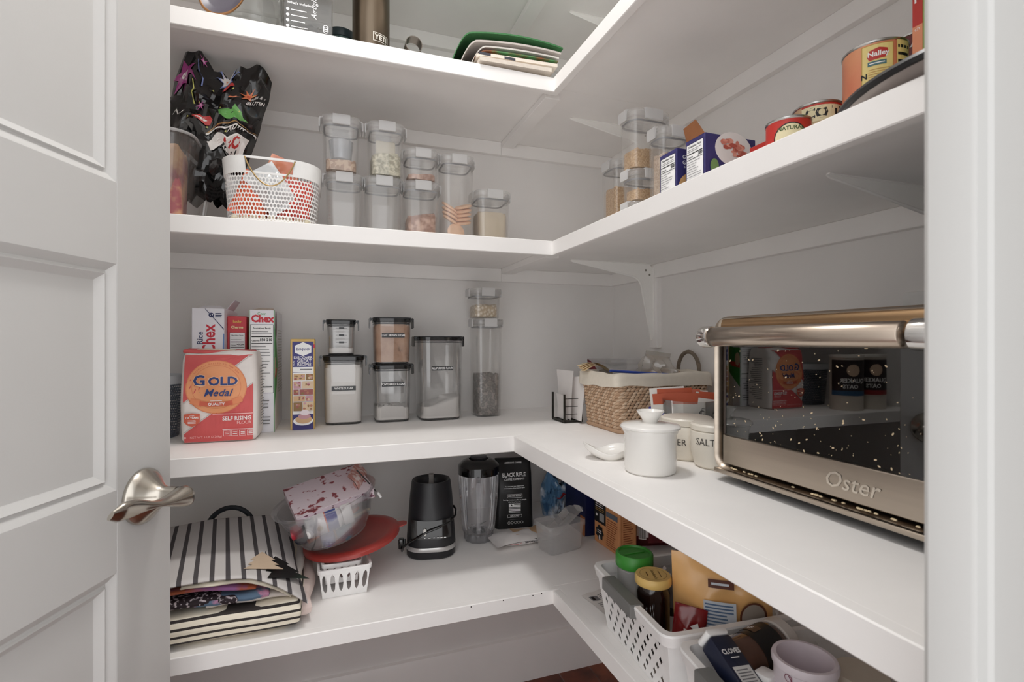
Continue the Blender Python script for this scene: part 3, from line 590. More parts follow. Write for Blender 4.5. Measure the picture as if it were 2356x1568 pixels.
SN = speck('snack_mix', (198, 160, 122), (148, 84, 88), 22, .4, .6, .6, bump=.3)
o = fill('snack_mix', 'tan and pink wrapped snacks seen through the clear tub', 'snacks', xr - .112, 1.325, S2 + .008, .185, .075, .145, SN, seed=11, taper=.93, H=.3, bump=.012); 
# black crisp bag with bright printed shapes: crumpled film
def crumple(w, h, t, seed, nx=16, ny=20):
    rnd = random.Random(seed); G = [[rnd.uniform(-1, 1) for _ in range(12)] for _ in range(14)]
    def noise(u, v):
        a, b = u * 9, v * 11; i, j = int(a), int(b); fa, fb = a - i, b - j
        if fa + fb < 1: return G[j][i] * (1 - fa - fb) + G[j][i + 1] * fa + G[j + 1][i] * fb
        return G[j + 1][i + 1] * (fa + fb - 1) + G[j][i + 1] * (1 - fb) + G[j + 1][i] * (1 - fa)
    def sheet(s):
        def f(u, v):
            ww = w * (.74 + .26 * min(1, v * 1.9)) * (1 - .1 * max(0, v - .8) / .2); ed = max(0., 1 - abs(2 * u - 1) ** 2.2) ** .6
            return ((u - .5) * ww + .035 * v * v, s * (t / 2 * ed * (1 - max(0, v - .72) * 2.2) + .001) + .017 * noise(u, v) * (.35 + ed * .65) , v * h + .018 * noise(v * .9, u * .9) + (.022 * math.sin(u * 8 + 1.1) - .05 * max(0, u - .62) if v > .7 else 0) * (v - .7) / .3)
        return f
    return sheet
f1, f2 = crumple(.20, .325, .09, 5)(-1), crumple(.20, .325, .09, 5)(1)
bx = at_Y(456, 300, 1.40).x
t = thing('crisp_bag', 'crumpled glossy black crisp bag printed with bright flowers and shapes', 'bag', (bx, 1.415, S2 + .078), rot=(.08, .12, 0))
a, b = grid(f1, 26, 32), grid(f2, 18, 22); b = (b[0], [q[::-1] for q in b[1]])
obj('film', join(a, b), mat('black_film', (14, 13, 14), .14, coat=.5, var=.2), t, smooth=20)
P = Print((0, 0, 0), (1, 0, 0), (0, 0, 1), lambda x, y, h: (lambda p: (p[0], p[1] - h - .0022, p[2]))(f1(max(.001, min(.999, x)), max(.001, min(.999, .34 + .66 * y)))))
P.step = .03
cl = {n: mat('film_' + n, c, .25, coat=.4) for n, c in dict(white=(232, 228, 224), blue=(130, 146, 200), orange=(222, 130, 90), green=(112, 178, 96), pink=(212, 110, 180), red=(190, 50, 48), purple=(150, 50, 120), gold=(170, 130, 80), yellow=(206, 206, 110)).items()}
def flower(cx, cy, r, m, c2, n=7, k=.35):
    P.poly([(cx + (r if i % 2 == 0 else r * k) * .95 * math.cos(PI * i / n), cy + (r if i % 2 == 0 else r * k) * .85 * math.sin(PI * i / n)) for i in range(2 * n)], m); P.disc(cx, cy, r * .2, c2, r * .16, 10)
flower(.5, .93, .15, cl['blue'], cl['orange']); flower(.5, .935, .10, cl['white'], cl['orange'], 7, .5); flower(.22, .955, .05, cl['pink'], cl['white'], 6, .3)
flower(.80, .70, .10, cl['orange'], cl['red'], 6); flower(.38, .46, .07, cl['pink'], cl['white'], 6, .25); flower(.12, .70, .16, cl['purple'], cl['white'], 6, .4)
P.poly([(.52, .80), (.56, .77), (.58, .81), (.64, .74), (.60, .75), (.57, .72), (.53, .75)], cl['red']); P.poly([(.51, .80), (.55, .83), (.58, .80), (.55, .81)], cl['green'])
P.poly([(.72, .52), (.80, .48), (.83, .42), (.88, .44), (.80, .36), (.68, .34), (.58, .38), (.55, .44), (.58, .45), (.62, .41), (.70, .42)], cl['green'])
P.poly([(.34, .30), (.50, .36), (.53, .33), (.52, .27), (.42, .25), (.33, .28)], cl['red']); P.poly([(.36, .29), (.46, .32), (.50, .31), (.42, .27)], cl['white'])
for pts, m_ in (([(.18, .88), (.24, .80), (.28, .82), (.31, .72)], 'blue'), ([(.24, .66), (.28, .60), (.26, .55), (.30, .48)], 'yellow'), ([(.10, .36), (.14, .40), (.17, .35), (.22, .39)], 'white'), ([(.62, .64), (.68, .62), (.74, .64)], 'orange')):
    for i in range(len(pts) - 1): (x0, y0), (x1, y1) = pts[i], pts[i + 1]; P.poly([(x0, y0), (x1, y1), (x1 + .012, y1 + .006), (x0 + .012, y0 + .006)], cl[m_])
for k in range(9): a, b = (.2 + .07 * k) % .8 + .08, (.15 + .23 * k) % .7 + .1; P.poly([(a, b), (a + .02, b), (a + .01, b + .02)], cl['yellow'])
P.ring(.78, .15, .27, .012, cl['gold'], 30, .17, .55, PI); P.ring(.78, .14, .27, .014, cl['white'], 30, .14, .5, PI)
P.poly([(.54, .06), (.60, .16), (.74, .19), (.95, .18), (.93, .02), (.60, .01)], cl['white'])
P.text('AUTH', .80, .245, .06, cl['white'], bold=.03, xs=.95); P.text('DO', .80, .125, .10, cl['red'], bold=.05, xs=1.1); P.text('JULI', .78, .045, .085, M_BLACK(), bold=.03, shear=.2)
P.text('Light & c', .9, .66, .045, cl['white'], shear=.3); P.text('GLUTEN', .9, .60, .045, cl['white'], bold=.03); P.build(t)
# white perforated basket
yb = 1.275
pl, pr = at_Y(500, 370, yb), at_Y(737, 395, yb); zt = at_Y(600, 360, yb).z - S2; w = pr.x - pl.x; d = .22
t = thing('wire_basket', 'white perforated metal basket with a wire handle, full of snack packets', 'basket', ((pl.x + pr.x) / 2, yb + d / 2, S2))
WM = mat('white_enamel', (236, 236, 234), .35)
per = rrect(1, 1, .3, 16)
def ringpt(u, v, z0, z1):
    s_ = .885 + .115 * v; n = len(per); k = (u % 1) * n; i = int(k) % n; q = k - int(k); a, b = per[i], per[(i + 1) % n]
    return ((a[0] + (b[0] - a[0]) * q) * w * s_, (a[1] + (b[1] - a[1]) * q) * d * s_, z0 + (z1 - z0) * v)
# even parameter along the outline
seg = [math.dist(((per[i][0]) * w, per[i][1] * d), (per[(i + 1) % len(per)][0] * w, per[(i + 1) % len(per)][1] * d)) for i in range(len(per))]
tot = sum(seg); cum = [0]
for q in seg: cum.append(cum[-1] + q / tot)
def even(u):
    u %= 1
    for i in range(len(seg)):
        if u <= cum[i + 1]: return (i + (u - cum[i]) / (cum[i + 1] - cum[i])) / len(seg)
    return 0
band = .76
obj('perforated_wall', perforated(lambda u, v: ringpt(even(u), .02 + v * (band - .02), 0, zt), 96, 12, .84), WM, t, smooth=0)
obj('bottom', prism([(p[0] * w * .885, p[1] * d * .885) for p in per], 0, .003), WM, t)
ba = [[ringpt(i / 80, v, 0, zt) for i in range(80)] for v in (band - .01, 1.0)]
# the band leaves a hand slot in the middle of the front
hs = [i for i in range(80) if not (abs(ba[1][i][0]) < .053 and ba[1][i][1] < 0)]
v_, f_ = [], []
for i in range(80):
    j = (i + 1) % 80
    front_mid = abs((ba[1][i][0] + ba[1][j][0]) / 2 - .0) < .05 and ba[1][i][1] < 0
    for q0, q1 in (((band - .01, 1.0),) if not front_mid else ((band - .01, band + .02), (.965, 1.0))):
        k = len(v_); A_1, B_1 = ringpt(i / 80, q0, 0, zt), ringpt(j / 80 if j else .99999, q0, 0, zt); C_1, D_1 = ringpt(j / 80 if j else .99999, q1, 0, zt), ringpt(i / 80, q1, 0, zt)
        o_ = lambda p, s_: (p[0] * (1 + s_ / w), p[1] * (1 + s_ / d), p[2])
        v_ += [o_(A_1, .003), o_(B_1, .003), o_(C_1, .003), o_(D_1, .003), A_1, B_1, C_1, D_1]; f_ += [(k, k + 1, k + 2, k + 3), (k + 7, k + 6, k + 5, k + 4), (k + 3, k + 2, k + 6, k + 7), (k + 4, k + 5, k + 1, k)]
obj('rim_band', (v_, f_), WM, t, smooth=40)
# the wire loop hangs on the front
hp = [(-.052 + .104 * i / 20, -d / 2 * 1.0 - .004 - .004 * math.sin(PI * i / 20), zt - .004 - .062 * math.sin(PI * i / 20) ** .8) for i in range(21)]
obj('wire_handle', tube(hp, .0016, 8), mat('brass_wire', (176, 148, 100), .35, .8), t)
SNK = [('orange_foil', (216, 98, 62)), ('red_foil', (204, 72, 58)), ('silver_film', (196, 200, 202)), ('peach_foil', (222, 140, 108))]
rnd = random.Random(12)
desc = ['orange foil snack packet leaning at the front of the white basket', 'red foil snack packet at the end of the white basket', 'orange snack packet standing in the middle of the white basket', 'peach snack packet sticking out above the basket rim', 'silver backed snack packet lying across the white basket', 'second orange packet behind the silver one in the basket', 'red packet deep in the white basket', 'pale packet at the door end of the white basket']
for k, (x, y, z, rx, ry, rz, c_) in enumerate(((-.06, -.066, .02, -.1, .35, 0, 0), (.042, -.062, .015, -.1, .05, 0, 1), (.0, -.03, .03, 0, .5, .2, 0), (-.01, .02, .085, .1, .35, 0, 3), (.03, -.072, .045, -.1, -.6, .05, 2), (-.03, .0, .02, .1, .3, .3, 0), (.04, .02, .02, 0, .1, -.2, 1), (-.065, -.01, .02, 0, -.05, .4, 2))):
    n_, c = SNK[c_]; o = obj('snack_packet', pillow(.075, .11, .026, seed=20 + k, wr=.3), speck(n_ + '_print', c, tuple(min(255, q + 40) for q in c), 18, .5, .62, .25, coat=.3), None, ((pl.x + pr.x) / 2 + x, yb + d / 2 + y, S2 + z), (rx, ry, rz)); tag(o, desc[k], 'packet', 'snack packets in the white basket')
for k in range(9):
    o = obj('wrapped_sweet', xf(lathe([(0, -.011), (.007, -.009), (.0115, 0), (.007, .009), (0, .011)], 12), RX(k)), speck('cream_wrap', (226, 222, 206), (196, 186, 160), 60, .4, .6, .3), None, ((pl.x + pr.x) / 2 - .075 + .0185 * k, yb + .034 + .008 * (k % 2), S2 + .015)); tag(o, 'cream wrapped sweet on the floor of the white basket', 'sweet', 'wrapped sweets in the white basket')
# ================= shelf S3: boxes and flour by the door =================
WHI = mat('white_card', (228, 228, 234), .45, var=.02); REDC = mat('charms_red', (204, 66, 74), .5); GRN = mat('box_green', (70, 150, 74), .5)
def carton(name, label, px_l, px_r, py_b, py_t, d, m, cat='box', rz=0, yf=None, group=None, z=None, lidtilt=0):
    """upright box whose front lower edge stands at the given pixels"""
    z = z or S3
    if yf is None: a = at_Z(px_l, py_b, z); yf = a.y
    a, b = at_Y(px_l, py_b, yf), at_Y(px_r, py_b, yf); w = b.x - a.x; h = at_Y((px_l + px_r) / 2, py_t, yf).z - z
    t = thing(name, label, cat, ((a.x + b.x) / 2, yf + d / 2, z), rz, group); obj('carton', bbox(-w / 2, w / 2, -d / 2, d / 2, 0, h, .0012), m, t)
    return t, w, h
# grey mesh bin
x_ = at_Y(410, 900, 1.42).x
t = thing('mesh_bin', 'grey metal mesh bin with a pale rim behind the flour bag', 'bin', (x_ - .10, 1.47, S3)); MG = mat('grey_mesh', (104, 112, 124), .45, .4)
R_, Hh = .10, .15
obj('mesh_wall', perforated(lambda u, v: ((R_ - .012 + .012 * v) * math.cos(2 * PI * u), (R_ - .012 + .012 * v) * math.sin(2 * PI * u), .003 + v * (Hh - .02)), 84, 20, .78), MG, t, smooth=0)
obj('rim', lathe([(R_ - .001, Hh - .02), (R_ + .002, Hh - .02), (R_ + .002, Hh), (R_ - .001, Hh), (R_ - .001, Hh - .02)], 40, False, False), mat('pale_enamel', (206, 210, 214), .4), t)
obj('bottom', lathe([(0, 0), (R_ - .012, 0), (R_ - .012, .004), (0, .004)], 40), MG, t)
# cereal boxes
t, w, h = carton('cereal_box', 'white cereal box with large red sideways lettering, behind the flour bag', 441, 516, 905, 708, .19, WHI, yf=1.435, group='cereal boxes')
P = front(w, .19); rd = mat('cereal_red', (196, 36, 56), .5); nb = mat('cereal_navy', (34, 44, 92), .5)
P.text('Chex', w * .54, h * .755, w * .55, rd, rot=PI / 2, bold=.02, xs=.86); P.text('Rice', w * .26, h * .765, w * .26, nb, rot=PI / 2, bold=.01)
P.disc(w * .60, h * .945, w * .085, nb); P.text('17', w * .60, h * .945, w * .11, M_WHITE(), bold=.03); P.lines(w * .72, w * .95, h * .925, h * .965, 3, nb, .5, .2)
P.poly([(w * .40, h * .995), (w * .42, h * .995), (w * .99, h * .84), (w * .99, h * .83)], nb); P.poly([(w * .86, 0), (w, 0), (w, h * .8), (w * .97, h * .8)], mat('cereal_blue', (96, 134, 190), .5)); P.build(t)
obj('top_flap', xf(prism([(-w / 2, 0), (w * .42, 0), (w * .2, .03), (-w * .3, .03)], -.0005, .0005), T(0, -.05, h) @ RX(.35)), WHI, t); obj('top_flap', xf(prism([(-.05, 0), (.05, 0), (.04, .03), (-.04, .03)], -.0005, .0005), T(w / 2 - .002, 0, h) @ RZ(PI / 2) @ RX(PI / 2 + .6)), WHI, t)
t, w, h = carton('cereal_box', 'red cereal box with a nutrition panel between the two white cereal boxes', 523, 567, 905, 727, .16, REDC, yf=1.47, group='cereal boxes')
P = front(w, .16); nutrition(P, w * .12, h * .40, w * .93, h * .86, '140 200'); P.text('Lucky', w * .52, h * .955, w * .19, mat('charm_gold', (226, 176, 90), .5), bold=.05); P.text('Charms', w * .52, h * .905, w * .20, mat('charm_cream', (240, 220, 170), .5), bold=.04); P.build(t)
t, w, h = carton('cereal_box', 'tall white cereal box with a green side and a long nutrition panel', 573, 632, 993, 712, .215, WHI, yf=1.4395, group='cereal boxes')
P = front(w, .215); P.text('Chex', w * .52, h * .925, w * .42, rd, bold=.05, xs=.95); P.text('Corn', w * .5, h * .967, w * .17, GRN); nutrition(P, w * .05, h * .32, w * .95, h * .88, '150 210')
P.lines(w * .1, w * .9, h * .06, h * .30, 9, M_GREYINK(), .3, .5); P.rect(0, 0, w * .03, h, GRN); P.rect(w * .97, 0, w, h, GRN); P.build(t)
P = right(w, .215); P.poly([(0, h * .86), (.03, h * .80), (.07, h * .55), (.05, h * .38), (.0, h * .22)], GRN); P.poly([(0, h * .44), (.04, h * .46), (.06, h * .52), (.0, h * .50)], mat('bowl_red', (200, 70, 60), .5)); P.disc(.012, h * .54, .012, mat('cereal_tan', (214, 186, 160), .6), .024); P.disc(.03, h * .88, .02, mat('plum', (90, 52, 56), .5), .035); P.lines(.07, .2, h * .3, h * .85, 22, mat('pale_ink', (196, 196, 192), .6), .4, .2); P.build(t, 'side_print')
obj('top_flap', xf(prism([(-w / 2 + .004, 0), (w / 2 - .004, 0), (w / 2 - .012, .09), (-w / 2 + .012, .09)], -.0005, .0005), T(0, -.095, h) @ RX(.1)), mat('flap_card', (206, 192, 176), .7), t)
# bisquick
t, w, h = carton('baking_mix_box', 'slim yellow and blue baking mix box beside the white sugar jar', 668, 724, 987, 779, .085, mat('mix_yellow', (206, 172, 100), .5), yf=1.452)
nv = mat('mix_blue', (58, 54, 120), .5); P = front(w, .085)
P.rect(w * .08, 0, w * .95, h * .97, nv); P.rect(w * .1, h * .17, w * .95, h * .63, M_WHITE()); P.rect(w * .1, h * .635, w * .95, h * .69, M_WHITE()); P.rect(w * .95, h * .9, w, h * .94, mat('cereal_red', (196, 36, 56)))
P.poly([(w * .18, h * .85), (w * .18, h * .925), (w * .52, h * .965), (w * .86, h * .925), (w * .86, h * .85), (w * .52, h * .81)], M_WHITE()); P.text('Bisquick', w * .52, h * .888, w * .175, nv, bold=.015, shear=.15)
for s_, y_, q in (('DISCOVER', .792, .165), ('GREAT', .755, .19), ('RECIPES', .718, .165)): P.text(s_, w * (.52 if s_ == 'DISCOVER' else .57), h * y_, w * q, M_WHITE(), bold=.015)
P.text('MORE', w * .14, h * .735, w * .085, M_WHITE(), rot=PI / 2); P.lines(w * .4, w * .9, h * .65, h * .675, 1, M_GREYINK(), .5, .1)
rnd = random.Random(3); fc = [mat('food_%d' % i, c, .6) for i, c in enumerate(((176, 120, 96), (206, 170, 130), (158, 92, 88), (196, 150, 160), (140, 110, 70), (214, 190, 160)))]
for y0, y1, cut in ((.545, .62, .62), (.455, .54, .45), (.385, .45, .36), (.315, .38, .62), (.21, .31, .5)):
    for a, b in ((.13, cut - .015), (cut + .015, .93)):
        P.rect(w * a, h * y0, w * b, h * y1 - .0015, fc[rnd.randrange(6)])
        for _ in range(7): P.disc(w * rnd.uniform(a + .06, b - .06), h * rnd.uniform(y0 + .015, y1 - .02), w * rnd.uniform(.03, .07), fc[rnd.randrange(6)], h * rnd.uniform(.006, .014), 10)
P.disc(w * .53, h * .10, w * .41, M_WHITE(), h * .05); P.disc(w * .55, h * .115, w * .34, fc[1], h * .045); P.disc(w * .58, h * .15, w * .26, fc[3], h * .03); P.disc(w * .6, h * .19, w * .2, mat('cream_top', (232, 220, 226), .5), h * .03); P.build(t)
# flour bag: soft paper sack
fl0 = at_Z(415, 1021, S3); fw, fd, fh = .156, .100, .208
t = thing('flour_bag', 'red and white paper bag of self rising flour with an orange medal', 'bag', (fl0.x + fw / 2 + .002, fl0.y + fd / 2 - .004, S3), -.03)
rnd = random.Random(8)
R = []
NP = 40
for k in range(25):
    q = k / 24; z = fh * q; g = 1 + .03 * math.sin(PI * q) ; ww = fw * g * (1 - .02 * q); dd = fd * g * (1 - .10 * max(0, q - .75) * 4 * .25)
    if k == 0: ww -= .012; dd -= .012
    if q > .93: dd *= 1 - (q - .93) * 2.4; ww *= 1 - (q - .93) * .5
    ring = rsub(ww, dd, .012 + .006 * q, 5, z, 12)
    R.append([(p[0], p[1] + .0022 * math.sin(p[0] * 60 + q * 7) * math.sin(PI * q) - .003 * math.sin(PI * q), p[2] + (.004 * math.sin(p[0] * 40) if q > .8 else 0)) for p in ring])
PAP = mat('flour_red', (206, 88, 88), .55, var=.05, scale=25, bump=.12, bscale=60); PW = mat('flour_white', (232, 226, 222), .6, bump=.1, bscale=60)
obj('sack', loft(R), PW, t, smooth=70)
obj('top_fold', xf(rbox(fw * .95, .045, .008, .004, .003), T(-.004, -.012, fh - .003) @ RX(.06) @ RY(.03)), PAP, t)
obj('top_label', xf(rbox(fw * .5, .032, .001, .002, .0004), T(-.012, -.012, fh + .0052) @ RX(.06) @ RY(.03)), mat('label_paper', (222, 218, 200), .6), t)
def fwarp(x, y, h):
    q = y / fh; g = 1 + .03 * math.sin(PI * q); dd = fd * g * (1 if q < .93 else 1 - (q - .93) * 2.4); X = (x - fw / 2) * g * (1 - .02 * q)
    return (X, -dd / 2 + .0022 * math.sin(X * 60 + q * 7) * math.sin(PI * q) - .003 * math.sin(PI * q) - h - .0004, y)
P = Print((0, 0, 0), (1, 0, 0), (0, 0, 1), fwarp)
def fpoly(x0, x1, y0f, y1f, m, n=16):
    pts = []; fs = []
    for i in range(n + 1):
        x = x0 + (x1 - x0) * i / n; a, b = y0f(x), y1f(x)
        for j in range(7): pts.append((x, a + (b - a) * j / 6))
    for i in range(n):
        for j in range(6): fs.append((i * 7 + j, (i + 1) * 7 + j, (i + 1) * 7 + j + 1, i * 7 + j + 1))
    P.add(pts, fs, m)
e = .008
dg = lambda x, c: max(.003, min(fh * .965, c + (x / fw) * .125))
fpoly(e, fw - e, lambda x: .003, lambda x: dg(x, .016), PAP); fpoly(e, fw - e, lambda x: min(fh * .97, dg(x, .088) + .0), lambda x: fh * .972, PAP)
fpoly(e, fw - e, lambda x: dg(x, .0185), lambda x: dg(x, .0185) + .0007, mat('thin_grey', (150, 140, 140), .6)); fpoly(e, fw - e, lambda x: min(fh * .97, dg(x, .0845)), lambda x: min(fh * .972, dg(x, .0845) + .0007), mat('thin_grey'))
OR = mat('medal_orange', (234, 160, 112), .5); OR2 = mat('medal_orange_dark', (222, 136, 92), .5); NB = mat('medal_navy', (44, 66, 124), .5); RD2 = mat('ribbon_red', (204, 96, 72), .5)
mx, my = fw * .47, fh * .615
P.disc(mx, my, .0615, OR2, None, 60); P.disc(mx, my, .0595, OR, None, 60); P.ring(mx, my, .050, .0012, OR2, 50)
for k, ch in enumerate('EXPERTLY MILLED IN THE USA'): a = PI / 2 + .95 - 1.9 * k / 25; P.text(ch, mx + .0545 * math.cos(a), my + .0545 * math.sin(a), .0052, RD2, rot=a - PI / 2)
P.text('G', mx - .0345, my + .014, .0355, mat('letter_edge', (240, 196, 160), .5), bold=.05); P.text('G', mx - .0345, my + .014, .0345, NB, bold=.03); P.text('OLD', mx + .0135, my + .0125, .0275, mat('letter_edge'), bold=.06, xs=1.1); P.text('OLD', mx + .0135, my + .0125, .0265, NB, bold=.035, xs=1.1)
P.text('Medal', mx + .002, my - .0135, .0235, NB, bold=.01, shear=.35)
P.poly([(mx - .05, my - .024), (mx - .03, my - .029), (mx - .03, my - .044), (mx - .052, my - .036)], OR2); P.poly([(mx + .05, my - .022), (mx + .03, my - .029), (mx + .03, my - .044), (mx + .054, my - .034)], OR2)
P.poly([(mx - .033, my - .031), (mx - .015, my - .034), (mx + .015, my - .034), (mx + .033, my - .031), (mx + .034, my - .041), (mx + .015, my - .0445), (mx - .015, my - .0445), (mx - .034, my - .041)], RD2); P.text('QUALITY', mx, my - .0392, .0082, M_WHITE(), bold=.03); P.lines(mx - .012, mx + .012, my - .033, my - .030, 1, M_WHITE(), .4, 0)
wf = M_WHITE()
P.text('SELF RISING', fw * .93, .0545, .0132, wf, 'RIGHT', .02, .86); P.text('FLOUR', fw * .93, .0445, .0098, mat('pink_white', (238, 186, 184), .5), 'RIGHT', .02); P.lines(fw * .42, fw * .96, .064, .0675, 1, mat('pink_white'), .5, 0)
for k in range(4): x_ = fw * (.56 + .105 * k); P.frame(x_, .014, x_ + fw * .088, .027, .0006, wf); P.lines(x_ + .003, x_ + fw * .088 - .002, .017, .025, 2, wf, .4, .1)
P.lines(fw * .55, fw * .965, .0285, .031, 1, wf, .5, 0); P.text('NET WT 5 LB (2.26kg)', fw * .13, .014, .0068, mat('pink_white'), 'LEFT'); P.disc(fw * .07, .0145, .0022, mat('pink_white'))
sx, sy = fw * .165, .056
P.poly([(sx - .0155, sy + .012), (sx, sy + .0145), (sx + .0155, sy + .012), (sx + .0155, sy - .006), (sx + .009, sy - .013), (sx, sy - .0165), (sx - .009, sy - .013), (sx - .0155, sy - .006)], RD2)
P.text('OVER', sx, sy + .0085, .0042, wf); P.text('135 YEARS', sx, sy + .0035, .0056, wf, bold=.03); P.lines(sx - .008, sx + .008, sy - .010, sy - .001, 3, wf, .35, .1); P.build(t, 'front_print')
P = right(fw + .006, fd); P.lines(.03, .085, .03, fh * .85, 22, M_GREYINK(), .3, .4); P.build(t, 'side_print')
# oats boxes hidden behind the door, seen only in the oven glass
for k, (x_, c) in enumerate(((-.425, (52, 92, 128)), (-.535, (150, 44, 44)))):
    t = thing('oats_tub', ('blue' if k == 0 else 'red') + ' banded cardboard oats tub standing behind the open door', 'tub', (x_, 1.262, S3), group='oats tubs')
    obj('tube_body', lathe([(0, 0), (.05, 0), (.05, .178), (0, .178)], 36), mat('oats_card', (206, 198, 186), .5), t); obj('lid', lathe([(0, .178), (.052, .178), (.052, .187), (0, .187)], 36), mat('oats_lid', (226, 222, 214), .4), t)
    P = wrapped(.0503, 0, -PI / 2 + .5); P.rect(-.07, .05, .07, .17, mat('oats_dark_%d' % k, (46, 36, 36), .5)); P.rect(-.07, .05, .07, .066, mat('oats_band_%d' % k, c, .5)); P.disc(0, .135, .02, mat('face_tone', (214, 186, 160), .5)); P.text('QUAKER', 0, .10, .02, M_WHITE(), bold=.03); P.text('OATS', .008, .08, .018, M_WHITE(), bold=.03); P.build(t)

# ================= shelf S3: kitchen storage jars =================
SMOKE = clear('smoky_plastic', (120, 122, 126), .06, .5, .06, (60, 62, 66)); GLS = clear('storage_clear', (253, 253, 253), .05, .55, .03, (238, 238, 238)); DK = mat('dark_lid_edge', (44, 45, 48), .3)
def storage(label, x, y, z, w, d, h, tag_text=None, ty=.5, group='storage jars with dark clip lids', clipsz=1, ticks=False):
    t = thing('storage_jar', label, 'jar', (x, y, z), 0, group); r = w * .2; lh = .013
    R = [rrect(w * .80, d * .80, r, 6, 0), rrect(w * .90, d * .90, r, 6, .003), rrect(w * .94, d * .94, r * 1.05, 6, .012), rrect(w, d, r * 1.1, 6, h - lh)]
    I = [rrect(w - .004, d - .004, r * 1.05, 6, h - lh), rrect(w * .94 - .004, d * .94 - .004, r, 6, .014), rrect(w * .86, d * .86, r, 6, .006)]
    obj('jar_body', loft(R + I), GLS, t)
    obj('base_line', tube(rrect(w * .88, d * .88, r, 6, .0028), .0011, 6, True), DK, t)
    lid = obj('lid', loft([rrect(w - .002, d - .002, r, 6, h - lh), rrect(w + .003, d + .003, r * 1.15, 6, h - lh + .001), rrect(w + .003, d + .003, r * 1.15, 6, h - .002), rrect(w, d, r * 1.1, 6, h), rrect(w - .012, d - .012, r, 6, h), rrect(w - .014, d - .014, r, 6, h - .004)]), SMOKE, t)
    obj('lid_rim', tube(rrect(w + .002, d + .002, r * 1.15, 6, h - .001), .0018, 6, True), DK, lid)
    obj('seal', tube(rrect(w - .006, d - .006, r, 6, h - lh - .004), .0022, 6, True), DK, lid)
    for s_ in (-1, 1):
        L_ = d * .34 * clipsz; pr = [(0, h - .002), (.0085, h + .0005), (.0115, h - .002), (.0115, h - .028), (.009, h - .031), (.0085, h - .012), (.005, h - .0065), (0, h - .0065)]
        c_ = loft([[(s_ * (w / 2 + p[0]), q * L_ / 2, p[1]) for p in pr] for q in (-1, 1)]); obj('clip', c_, SMOKE, lid)
        obj('hinge_pin', xf(lathe([(0, -L_ / 2 - .002), (.0032, -L_ / 2 - .002), (.0032, L_ / 2 + .002), (0, L_ / 2 + .002)], 10), T(s_ * (w / 2 + .007), 0, h - .0045) @ RX(PI / 2)), DK, lid)
    if tag_text:
        tw = min(w * .62, .064); P = front(w * (.955), d * .965); P.o = Vector((0, -d / 2 * (.94 + .06 * ty) - .0006, 0)); P.rect(-tw / 2, h * ty - .0062, tw / 2, h * ty + .0062, DK); P.text(tag_text, 0, h * ty, .0088, M_WHITE(), bold=.015, xs=.74 if len(tag_text) > 14 else .86); P.build(t, 'name_tag')
    if ticks:
        P = front(w, d); P.o = Vector((0, -d / 2 * .975, 0))
        for k in range(3): P.rect(-.006, h * (.34 + .2 * k), .008, h * (.34 + .2 * k) + .005, DK); P.rect(-.014, h * (.36 + .2 * k), .016, h * (.36 + .2 * k) + .0007, DK)
        P.build(t, 'measure_marks')
    return t
def jar_px(label, l, r, top, bot, tagt=None, ty=.5, z=None, yc=None, **k):
    z = z or S3
    xm = (l + r) / 2; f = at_Z(xm, bot, z) if yc is None else at_Y(xm, bot, yc); a, b = at_Y(l, bot, f.y + .02), at_Y(r, bot, f.y + .02); w = b.x - a.x; h = at_Y(xm, top, f.y + .006).z - z
    x, y = (a.x + b.x) / 2, f.y + w / 2; storage(label, x, y, z, w, w, h, tagt, ty, **k); return x, y, w, h, z
SUG = mat('white_sugar', (240, 236, 232), .9, var=.01, bump=.05)
x, y, w, h, z = jar_px('storage jar full of white sugar, labelled WHITE SUGAR', 744, 836, 818, 977, 'WHITE SUGAR', .53)
fill('white_sugar', 'white sugar filling the jar beside the baking mix box', 'sugar', x, y, z + .007, w * .965, w * .965, h - .032, SUG, seed=31, taper=.94, H=h, bump=.001, r=w * .19)
x2, y2, w2, h2, z2 = jar_px('small measuring jar with a little sugar, standing on the white sugar jar', 752, 817, 735, 820, None, .5, z=S3 + h + .001, yc=y - .036, ticks=True)
fill('white_sugar', 'little heap of sugar in the small measuring jar', 'sugar', x2, y2, z2 + .007, w2 * .95, w2 * .95, .014, SUG, seed=32, taper=.94, H=h2, bump=.002, r=w2 * .19)
x, y, w, h, z = jar_px('storage jar dusted inside, labelled POWDERED SUGAR', 860, 945, 838, 971, 'POWDERED SUGAR', .66)
fill('powdered_sugar', 'lumpy powdered sugar at the bottom of its jar', 'sugar', x, y, z + .007, w * .955, w * .955, .036, SUG, seed=33, taper=.94, H=h, bump=.006, r=w * .19)
x2, y2, w2, h2, z2 = jar_px('storage jar packed with brown sugar, labelled LIGHT BROWN SUGAR', 860, 945, 730, 842, 'LIGHT BROWN SUGAR', .62, z=S3 + h + .001, yc=y - w / 2 - .002)
fill('brown_sugar', 'light brown sugar packed into the upper jar', 'sugar', x2, y2, z2 + .007, w2 * .975, w2 * .975, h2 - .026, speck('brown_sugar', (194, 158, 134), (178, 140, 116), 26, .42, .62, .9, (70, 50, 40)), seed=34, taper=.94, H=h2, bump=.002, r=w2 * .19)
x, y, w, h, z = jar_px('tall storage jar of flour, labelled ALL-PURPOSE FLOUR', 964, 1064, 773, 967, 'ALL-PURPOSE FLOUR', .62)
fill('white_flour', 'flour sloping up to one side in the tall storage jar', 'flour', x, y, z + .007, w * .955, w * .955, .045, SUG, seed=35, taper=.94, H=h, bump=.002, slope=.28, r=w * .19)
